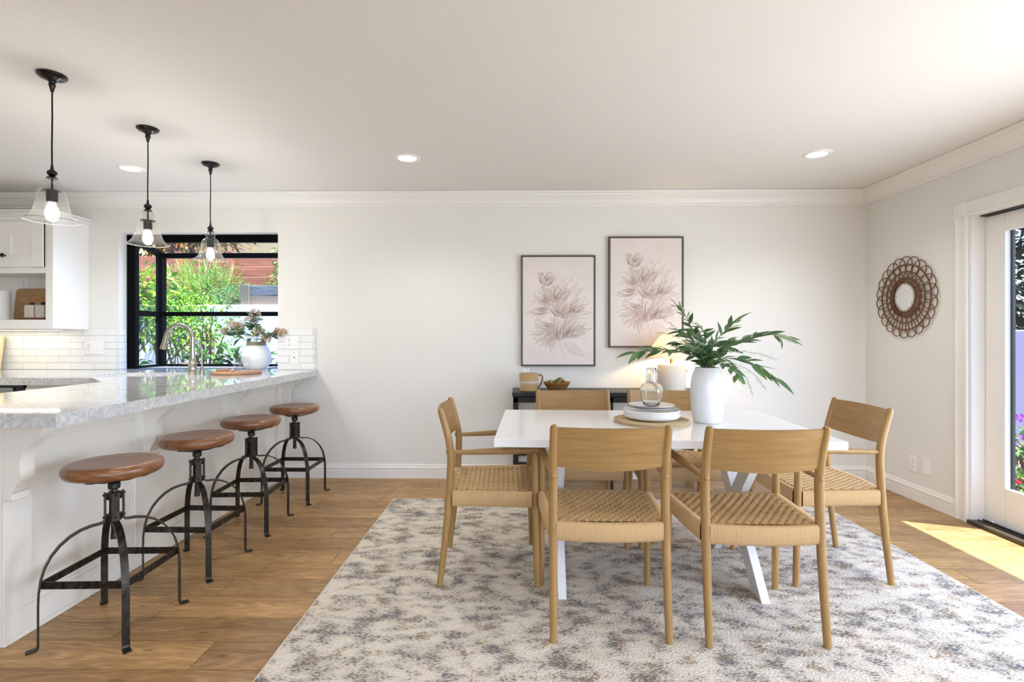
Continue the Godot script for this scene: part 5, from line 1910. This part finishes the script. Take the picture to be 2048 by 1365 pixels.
# branches of the arrangement: each a stem with its own leaves
func build_branches(mouth: Vector3) -> void:
	var leaf_ms := []
	for k in 3:
		var m := MB.new()
		m.leaf(Vector3.ZERO, Vector3(0, 0, -1), Vector3.UP, 1.0, [0.29, 0.38, 0.46][k], [0.12, 0.28, 0.05][k], 6, 0.22)
		leaf_ms.append(m.mesh())
	var rg := RandomNumberGenerator.new()
	rg.seed = 23
	# bends of each stem from the vase mouth outwards, leaf count, leaf length
	var list := [
		["low willow-leaved branch reaching over the glass carafe", [Vector3(-0.057, 0.089, 0.018), Vector3(-0.191, 0.127, 0.035), Vector3(-0.310, 0.125, 0.052), Vector3(-0.400, 0.111, 0.070)], 16, 0.085],
		["long willow-leaved branch stretching towards the rattan mirror", [Vector3(0.056, 0.127, -0.010), Vector3(0.203, 0.173, -0.021), Vector3(0.338, 0.210, -0.032), Vector3(0.442, 0.179, -0.042)], 18, 0.090],
		["drooping willow-leaved branch bending down beside the vase", [Vector3(0.053, 0.090, 0.031), Vector3(0.167, 0.073, 0.063), Vector3(0.240, 0.034, 0.095), Vector3(0.291, -0.012, 0.126)], 15, 0.085],
		["upright willow-leaved branch leaning away from the paintings", [Vector3(0.017, 0.127, 0.003), Vector3(0.062, 0.200, 0.007), Vector3(0.107, 0.244, 0.011), Vector3(0.147, 0.276, 0.014)], 13, 0.085],
		["tall thin branch with small leaves in front of the higher painting", [Vector3(-0.024, 0.153, -0.004), Vector3(-0.074, 0.231, -0.007), Vector3(-0.112, 0.308, -0.011), Vector3(-0.158, 0.362, -0.014)], 15, 0.055],
		["dense leafy branch leaning over the table lamp", [Vector3(-0.045, 0.127, 0.021), Vector3(-0.091, 0.179, 0.042), Vector3(-0.141, 0.210, 0.063), Vector3(-0.187, 0.230, 0.084)], 16, 0.062],
		["short leafy branch upright at the centre of the vase", [Vector3(-0.021, 0.116, 0.039), Vector3(-0.035, 0.167, 0.077), Vector3(-0.054, 0.210, 0.115), Vector3(-0.085, 0.242, 0.154)], 15, 0.070],
		["short leafy branch hanging over the vase rim towards the door", [Vector3(0.020, 0.073, 0.052), Vector3(0.049, 0.060, 0.105), Vector3(0.067, 0.034, 0.157), Vector3(0.074, -0.001, 0.210)], 11, 0.055],
		["bushy leafy branch behind the others in the tall vase", [Vector3(0.020, 0.127, -0.031), Vector3(0.068, 0.151, -0.063), Vector3(0.123, 0.161, -0.094), Vector3(0.173, 0.173, -0.126)], 15, 0.068],
		["leafy branch low on the kitchen side of the tall vase", [Vector3(-0.016, 0.087, -0.024), Vector3(-0.047, 0.125, -0.049), Vector3(-0.087, 0.151, -0.073), Vector3(-0.122, 0.157, -0.098)], 14, 0.066],
		["round-leaved sprig tucked low in the vase mouth", [Vector3(-0.023, 0.073, 0.046), Vector3(-0.020, 0.100, 0.091), Vector3(0.002, 0.119, 0.136), Vector3(0.009, 0.127, 0.182)], 13, 0.058],
		["round-leaved sprig leaning out over the lit lamp side", [Vector3(-0.031, 0.072, 0.039), Vector3(-0.070, 0.109, 0.077), Vector3(-0.108, 0.129, 0.115), Vector3(-0.140, 0.139, 0.154)], 12, 0.056]]
	for b in list:
		var t := thing("leafy_branch", b[0], "branch", mouth, 0.0, "green branches in the tall white vase")
		var ctl := [Vector3(0, -0.1, 0), Vector3(0, 0.03, 0)]
		var n: int = b[1].size()
		for k in n:
			ctl.append(b[1][k])
		ctl[1] = Vector3(clampf(ctl[2].x * 0.4, -0.035, 0.035), 0.028, clampf(ctl[2].z * 0.5, -0.03, 0.03))
		var cu := Curve3D.new()
		for k in ctl.size():
			var tg: Vector3 = (ctl[mini(k + 1, ctl.size() - 1)] - ctl[maxi(k - 1, 0)]) * 0.17
			cu.add_point(ctl[k], -tg, tg)
		var len := cu.get_baked_length()
		var pts := []
		var rad := []
		for k in 15:
			pts.append(cu.sample_baked(len * k / 14.0))
			rad.append(lerpf(0.0030, 0.0011, k / 14.0))
		var m := MB.new()
		m.tube(pts, rad, 6)
		obj("stem", m, M.stem_brown if rg.randf() < 0.5 else M.stem_green, t)
		var count: int = int(b[2] * 1.5)
		for k in count:
			var f := lerpf(0.36, 1.0, (k + 0.5) / count)
			var p := cu.sample_baked(len * f)
			var q := cu.sample_baked(minf(len, len * f + 0.01))
			var dirn := (q - cu.sample_baked(len * f - 0.01)).normalized()
			var side := dirn.cross(Vector3(rg.randf_range(-0.5, 0.5), 1, rg.randf_range(-0.5, 0.5))).normalized() * (1.0 if k % 2 == 0 else -1.0)
			var ld := (dirn * rg.randf_range(0.55, 1.0) + side * rg.randf_range(0.35, 0.85) + Vector3(0, rg.randf_range(-0.30, 0.30), 0)).normalized()
			if k == count - 1:
				ld = dirn
			var up := (Vector3(rg.randf_range(-0.5, 0.5), 1.0, rg.randf_range(0.1, 0.9))).normalized()
			var zb := -ld
			var xb := up.cross(zb).normalized()
			var yb := zb.cross(xb)
			var s: float = b[3] * rg.randf_range(0.9, 1.4)
			var kind := 0 if b[3] > 0.08 else (1 if b[3] > 0.06 else 2)
			var o := obj("leaf", leaf_ms[kind], M.leaf_green if rg.randf() < 0.45 else M.leaf_dark, t)
			o.transform = Transform3D(Basis(xb * s, yb * s, zb * s), p)
	# hanging sprays of tiny pale buds
	var sprays := [["pale budded spray drooping beside the vase", [Vector3(0.011, 0.077, 0.140), Vector3(0.096, 0.044, 0.140), Vector3(0.145, -0.016, 0.140), Vector3(0.172, -0.095, 0.140)]], ["pale budded spray hanging farthest towards the chair", [Vector3(0.035, 0.081, 0.110), Vector3(0.146, 0.042, 0.110), Vector3(0.208, -0.006, 0.110), Vector3(0.245, -0.068, 0.110)]], ["pale budded spray over the arm of the long branch", [Vector3(0.030, 0.117, 0.090), Vector3(0.155, 0.122, 0.090), Vector3(0.242, 0.105, 0.090), Vector3(0.319, 0.077, 0.090)]], ["pale budded spray crossing the higher painting", [Vector3(-0.061, 0.127, 0.030), Vector3(-0.138, 0.205, 0.030), Vector3(-0.189, 0.256, 0.030), Vector3(-0.248, 0.292, 0.030)]], ["pale budded spray in front of the lamp shade", [Vector3(-0.068, 0.116, 0.050), Vector3(-0.144, 0.179, 0.050), Vector3(-0.208, 0.210, 0.050), Vector3(-0.274, 0.215, 0.050)]]]
	for b in sprays:
		var t := thing("budded_spray", b[0], "branch", mouth, 0.0, "pale budded sprays in the tall white vase")
		var cu := Curve3D.new()
		cu.add_point(Vector3(0, -0.08, 0))
		cu.add_point(Vector3(0.01, 0.03, 0.02))
		var prev := Vector3(0.01, 0.03, 0.02)
		for k in 4:
			var p: Vector3 = b[1][k]
			cu.add_point(p, (prev - p) * 0.3, (p - prev) * 0.3)
			prev = p
		var len := cu.get_baked_length()
		var pts := []
		for k in 12:
			pts.append(cu.sample_baked(len * k / 11.0))
		var m := MB.new()
		m.tube(pts, 0.0009, 5)
		obj("stem", m, M.stem_green, t)
		m = MB.new()
		for k in 60:
			var f := lerpf(0.5, 1.0, k / 59.0)
			var p := cu.sample_baked(len * f)
			var o := p + Vector3(rg.randfn(), rg.randfn(), rg.randfn()) * 0.007
			m.tube([p, o], 0.0005, 4)
			m.ball(o, 0.0021, 6, 4)
		obj("buds", m, M.berry_white, t).set_meta("kind", "stuff")

# ---------------------------------------------------------------- small things in the kitchen
func build_kitchen_things() -> void:
	# gooseneck tap
	var fp := Vector3(-2.425, TOP, -3.80)
	var t := thing("kitchen_faucet", "brushed nickel gooseneck faucet beside the sink", "faucet", fp)
	var m := MB.new()
	m.lathe([Vector2(0, 0), Vector2(0.031, 0), Vector2(0.031, 0.004), Vector2(0.028, 0.006), Vector2(0.028, 0.075), Vector2(0.030, 0.078), Vector2(0.030, 0.086), Vector2(0.024, 0.092), Vector2(0.021, 0.12), Vector2(0.0155, 0.19), Vector2(0.0135, 0.25)], 28, Transform3D.IDENTITY, 0.4)
	obj("body", m, M.nickel, t)
	m = MB.new()
	var pts := [Vector3(0, 0.245, 0)]
	for k in 15:
		var a := PI * 0.96 * k / 14.0
		pts.append(Vector3(-0.10 + 0.10 * cos(a), 0.27 + 0.10 * sin(a), 0))
	m.tube(pts, 0.0135, 14)
	obj("gooseneck", m, M.nickel, t)
	m = MB.new()
	m.tube([Vector3(-0.1995, 0.283, 0), Vector3(-0.2035, 0.262, 0), Vector3(-0.214, 0.22, 0), Vector3(-0.221, 0.19, 0)], [0.0145, 0.016, 0.019, 0.0225], 16)
	var hd := obj("spray_head", m, M.nickel, t)
	m = MB.new()
	m.tube([Vector3(-0.2212, 0.1895, 0), Vector3(-0.2220, 0.186, 0)], 0.0195, 16)
	obj("nozzle", m, M.slot_dark, hd)
	m = MB.new()
	m.tube([Vector3(0.0, 0.082, 0.0), Vector3(-0.03, 0.083, 0.012), Vector3(-0.075, 0.084, 0.024)], [0.009, 0.0075, 0.006], 10)
	obj("lever", m, M.nickel, t)
	var t2 := thing("filter_tap", "slim nickel filtered water tap beside the gooseneck faucet", "faucet", Vector3(-2.355, TOP, -3.80))
	m = MB.new()
	m.lathe([Vector2(0, 0), Vector2(0.022, 0), Vector2(0.022, 0.005), Vector2(0.014, 0.008), Vector2(0.0125, 0.05), Vector2(0.007, 0.06), Vector2(0, 0.061)], 20)
	obj("base", m, M.nickel, t2)
	m = MB.new()
	pts = [Vector3(0, 0.055, 0), Vector3(0, 0.12, 0), Vector3(0, 0.17, 0)]
	for k in 9:
		var a := PI * 0.8 * k / 8.0
		pts.append(Vector3(-0.055 + 0.055 * cos(a), 0.19 + 0.055 * sin(a), 0))
	m.tube(pts, 0.0055, 10)
	obj("spout", m, M.nickel, t2)
	m = MB.new()
	m.tube([Vector3(0.0, 0.046, 0.0), Vector3(0.014, 0.052, 0.014), Vector3(0.026, 0.064, 0.024)], 0.004, 8)
	obj("lever", m, M.nickel, t2)
	# white jar with dried hydrangeas on the window sill
	var jp := Vector3(-2.265, TOP, -4.42)
	var jr := thing("round_jar", "round cream jar with a bronze neck on the window sill", "vase", jp)
	m = MB.new()
	m.lathe([Vector2(0, 0.0), Vector2(0.070, 0.0), Vector2(0.075, 0.004), Vector2(0.098, 0.030), Vector2(0.116, 0.070), Vector2(0.1205, 0.105), Vector2(0.115, 0.145), Vector2(0.100, 0.180), Vector2(0.083, 0.203), Vector2(0.078, 0.208), Vector2(0.070, 0.208), Vector2(0.09, 0.17), Vector2(0.108, 0.105), Vector2(0.07, 0.02), Vector2(0, 0.015)], 48, Transform3D.IDENTITY, 0.3)
	obj("body", m, M.porcelain, jr)
	m = MB.new()
	m.lathe([Vector2(0.083, 0.204), Vector2(0.080, 0.209), Vector2(0.076, 0.222), Vector2(0.078, 0.234), Vector2(0.074, 0.234), Vector2(0.071, 0.209)], 40, Transform3D.IDENTITY, 0.4)
	mat("neck_bronze", s8(140, 124, 104), 0.6)
	obj("neck", m, M.neck_bronze, jr)
	var rg := RandomNumberGenerator.new()
	rg.seed = 61
	var heads := [["dried hydrangea with its tan head tallest of the bunch", Vector3(-0.01, 0.475, 0.0), 0.05], ["dried hydrangea leaning out over the tiles, tan double head", Vector3(0.275, 0.315, 0.10), 0.034], ["dried hydrangea with a tan head above the switch plate side", Vector3(0.225, 0.325, 0.08), 0.034], ["dried hydrangea with a rosy tan head towards the faucet", Vector3(-0.19, 0.375, 0.03), 0.046], ["dried hydrangea with a tan head deep on the faucet side", Vector3(-0.13, 0.365, 0.05), 0.042], ["dried hydrangea with a tan head low in front of the jar neck", Vector3(0.055, 0.325, 0.06), 0.050], ["dried hydrangea with a small amber head hanging farthest to the faucet", Vector3(-0.245, 0.325, 0.05), 0.028], ["dried hydrangea with a pale head drooping over the jar shoulder", Vector3(0.13, 0.262, 0.09), 0.040], ["dried hydrangea with a tan head at the back of the bunch", Vector3(-0.075, 0.42, -0.03), 0.042]]
	for hh in heads:
		var c: Vector3 = hh[1]
		var r: float = hh[2]
		var st := thing("dried_hydrangea", hh[0], "flower", jp, 0.0, "dried hydrangeas in the round jar")
		m = MB.new()
		m.tube([Vector3(c.x * 0.1, 0.05, c.z * 0.1), Vector3(c.x * 0.25, 0.235, c.z * 0.25), c * Vector3(0.7, 0.85, 0.7) + Vector3(0, 0.03, 0), c], [0.003, 0.003, 0.0025, 0.002], 6)
		obj("stem", m, M.stem_green, st)
		m = MB.new()
		for k in 150:
			var d := Vector3(rg.randfn(), rg.randfn() * 0.8 + 0.25, rg.randfn()).normalized()
			m.tint = [lin(214, 188, 150), lin(196, 166, 128), lin(228, 210, 178), lin(200, 164, 142)][rg.randi_range(0, 3)]
			m.leaf(c + d * r * 0.75, (d + Vector3(rg.randf_range(-1, 1), rg.randf_range(-1, 1), rg.randf_range(-1, 1)) * 0.9).normalized(), d, 0.015, 0.014, 0.1, 2, 0.1)
		obj("flower_head", m, M.vertex_tinted, st)
		for k in 11:
			m = MB.new()
			m.tint = [lin(132, 152, 118), lin(160, 176, 142), lin(104, 126, 96)][rg.randi_range(0, 2)]
			var f := rg.randf_range(0.45, 0.95)
			var p := Vector3(c.x * lerpf(0.25, 1.0, f), lerpf(0.235, c.y, f), c.z * lerpf(0.25, 1.0, f))
			var d := Vector3(rg.randf_range(-1, 1), rg.randf_range(-0.2, 0.7), rg.randf_range(-0.6, 1)).normalized()
			m.leaf(p, d, Vector3(rg.randf_range(-0.4, 0.4), 1, rg.randf_range(0, 0.8)).normalized(), rg.randf_range(0.06, 0.095), rg.randf_range(0.04, 0.06), 0.2, 4, 0.2)
			obj("leaf", m, M.garden_leaf, st)
	# round serving board with two glasses and coasters
	var bw := mat("board_wood", Color(1, 1, 1), 0.5)
	bw.albedo_texture = wood_tex(256, 256, s8(140, 92, 56), s8(214, 170, 122), 4.0, 2.0, 0.2, 95)
	tri_map(bw, Vector3(2.5, 4.0, 4.0))
	var bp := Vector3(-2.130, TOP, -3.87)
	var sb := thing("serving_board", "round wooden serving board on the marble worktop", "board", bp)
	m = MB.new()
	m.lathe([Vector2(0, 0.0), Vector2(0.165, 0.0), Vector2(0.170, 0.003), Vector2(0.172, 0.010), Vector2(0.170, 0.018), Vector2(0.166, 0.021), Vector2(0, 0.021)], 56)
	obj("body", m, bw, sb)
	for g in [["stemless wine glass on the serving board in front of the round jar", Vector3(0.075, 0.0215, 0.02)], ["stemless wine glass on the serving board towards the faucet", Vector3(-0.015, 0.0215, -0.06)]]:
		var gt := thing("stemless_glass", g[0], "glass", bp + g[1], 0.0, "stemless glasses on the serving board")
		m = MB.new()
		m.lathe([Vector2(0, 0.002), Vector2(0.022, 0.003), Vector2(0.035, 0.018), Vector2(0.041, 0.040), Vector2(0.040, 0.065), Vector2(0.034, 0.095), Vector2(0.031, 0.11)], 40, Transform3D.IDENTITY, -1.0)
		obj("bowl", m, M.pendant_glass, gt)
		m = MB.new()
		m.lathe([Vector2(0, 0), Vector2(0.022, 0.0), Vector2(0.022, 0.003), Vector2(0, 0.003)], 24)
		obj("base", m, M.pendant_glass, gt)
	for k in 3:
		var ct := thing("wooden_coaster", ["pale wooden coaster lying on the serving board at the faucet side", "pale wooden coaster on top of another on the serving board", "small amber wooden coaster beside the stemless glass"][k], "coaster", bp + [Vector3(-0.09, 0.0215, 0.03), Vector3(-0.088, 0.0298, 0.028), Vector3(-0.01, 0.0215, 0.06)][k])
		m = MB.new()
		var r: float = [0.048, 0.047, 0.025][k]
		m.lathe([Vector2(0, 0), Vector2(r - 0.002, 0), Vector2(r, 0.002), Vector2(r, 0.006), Vector2(r - 0.002, 0.008), Vector2(0, 0.008)], 32)
		obj("body", m, bw, ct)
	# niche of the wall cabinet: canister, board, bottles
	var ny := 1.3275
	var cn := thing("white_canister", "white enamel canister in the open niche", "canister", Vector3(-4.205, ny, -4.10))
	m = MB.new()
	m.lathe([Vector2(0, 0.0), Vector2(0.078, 0.0), Vector2(0.082, 0.004), Vector2(0.082, 0.215), Vector2(0.085, 0.218), Vector2(0.085, 0.226), Vector2(0.080, 0.228), Vector2(0, 0.228)], 40, Transform3D.IDENTITY, 0.4)
	obj("body", m, M.porcelain, cn)
	m = MB.new()
	m.lathe([Vector2(0, 0.2282), Vector2(0.076, 0.2282), Vector2(0.074, 0.236), Vector2(0, 0.238)], 40)
	obj("lid", m, M.porcelain, cn)
	var cb := thing("cutting_board", "oak cutting board leaning at the back of the niche", "board", Vector3(-4.09, ny + 0.001, -4.285))
	cb.rotation.x = -0.10
	m = MB.new()
	var poly := PackedVector2Array()
	for c in [[1, 1, 0], [-1, 1, 90], [-1, -1, 180], [1, -1, 270]]:
		for k in 5:
			var an := deg_to_rad(c[2] + 22.5 * k)
			poly.append(Vector2(c[0] * 0.125 + cos(an) * 0.03, 0.135 + c[1] * 0.105 + sin(an) * 0.03))
	m.prism(poly, -0.01, 0.01, Transform3D.IDENTITY, true)
	var ob := mat("board_oak", Color(1, 1, 1), 0.55)
	ob.albedo_texture = wood_tex(512, 256, s8(150, 112, 70), s8(206, 170, 122), 6.0, 2.4, 0.2, 96)
	tri_map(ob, Vector3(2.0, 5.0, 5.0))
	obj("body", m, ob, cb)
	var tr := mat("tray_wood", s8(112, 58, 38), 0.5)
	var ty := thing("bottle_tray", "small dark wooden tray under the ribbed bottles in the niche", "tray", Vector3(-3.845, ny, -4.06))
	m = MB.new()
	m.box(Vector3(0, 0.006, 0), Vector3(0.20, 0.012, 0.09), 0.003)
	obj("body", m, tr, ty)
	for k in 2:
		var bt := thing("oil_bottle", ["ribbed glass oil bottle beside the canister in the niche", "ribbed glass oil bottle at the side panel of the niche"][k], "bottle", Vector3([-3.880, -3.792][k], ny + 0.0125, -4.06), 0.0, "ribbed oil bottles in the niche")
		m = MB.new()
		m.box(Vector3(0, 0.053, 0), Vector3(0.074, 0.106, 0.056), 0.006)
		for q in 12:
			for s in [-1.0, 1.0]:
				m.tube([Vector3(-0.033 + 0.006 * q, 0.006, s * 0.028), Vector3(-0.033 + 0.006 * q, 0.10, s * 0.028)], 0.0028, 6)
		var rb := mat("ribbed_glass_%d" % k, Color(0.86, 0.80, 0.74, 0.45), 0.1)
		rb.transparency = BaseMaterial3D.TRANSPARENCY_ALPHA
		obj("body", m, rb, bt)
		m = MB.new()
		m.lathe([Vector2(0.012, 0.105), Vector2(0.013, 0.108), Vector2(0.015, 0.118), Vector2(0.012, 0.126), Vector2(0, 0.127)], 16)
		obj("stopper", m, M.black_metal, bt)
		m = MB.new()
		m.tube([Vector3(0, 0.126, 0), Vector3(0.002, 0.15, 0), Vector3(0.004, 0.168, 0.0)], [0.0045, 0.004, 0.003], 8)
		mat("copper", s8(176, 92, 60), 0.35, 0.8)
		obj("pour_spout", m, M.copper, bt)
	# wooden photo frame leaning on the tiles
	var fw := mat("frame_pine", s8(224, 202, 156), 0.55)
	var pf := thing("leaning_frame", "pale wooden frame with a grey print leaning on the subway tiles", "picture frame", Vector3(-4.455, TOP + 0.001, -4.245))
	pf.rotation.x = -0.14
	m = MB.new()
	m.bb(-0.12, 0.0, -0.012, -0.095, 0.29, 0.012, 0.002)
	m.bb(0.095, 0.0, -0.012, 0.12, 0.29, 0.012, 0.002)
	m.bb(-0.095, 0.0, -0.012, 0.095, 0.025, 0.012, 0.002)
	m.bb(-0.095, 0.265, -0.012, 0.095, 0.29, 0.012, 0.002)
	obj("frame", m, fw, pf)
	m = MB.new()
	m.bb(-0.096, 0.024, -0.008, 0.096, 0.266, 0.002)
	mat("print_grey", s8(188, 190, 182), 0.8)
	obj("print", m, M.print_grey, pf)
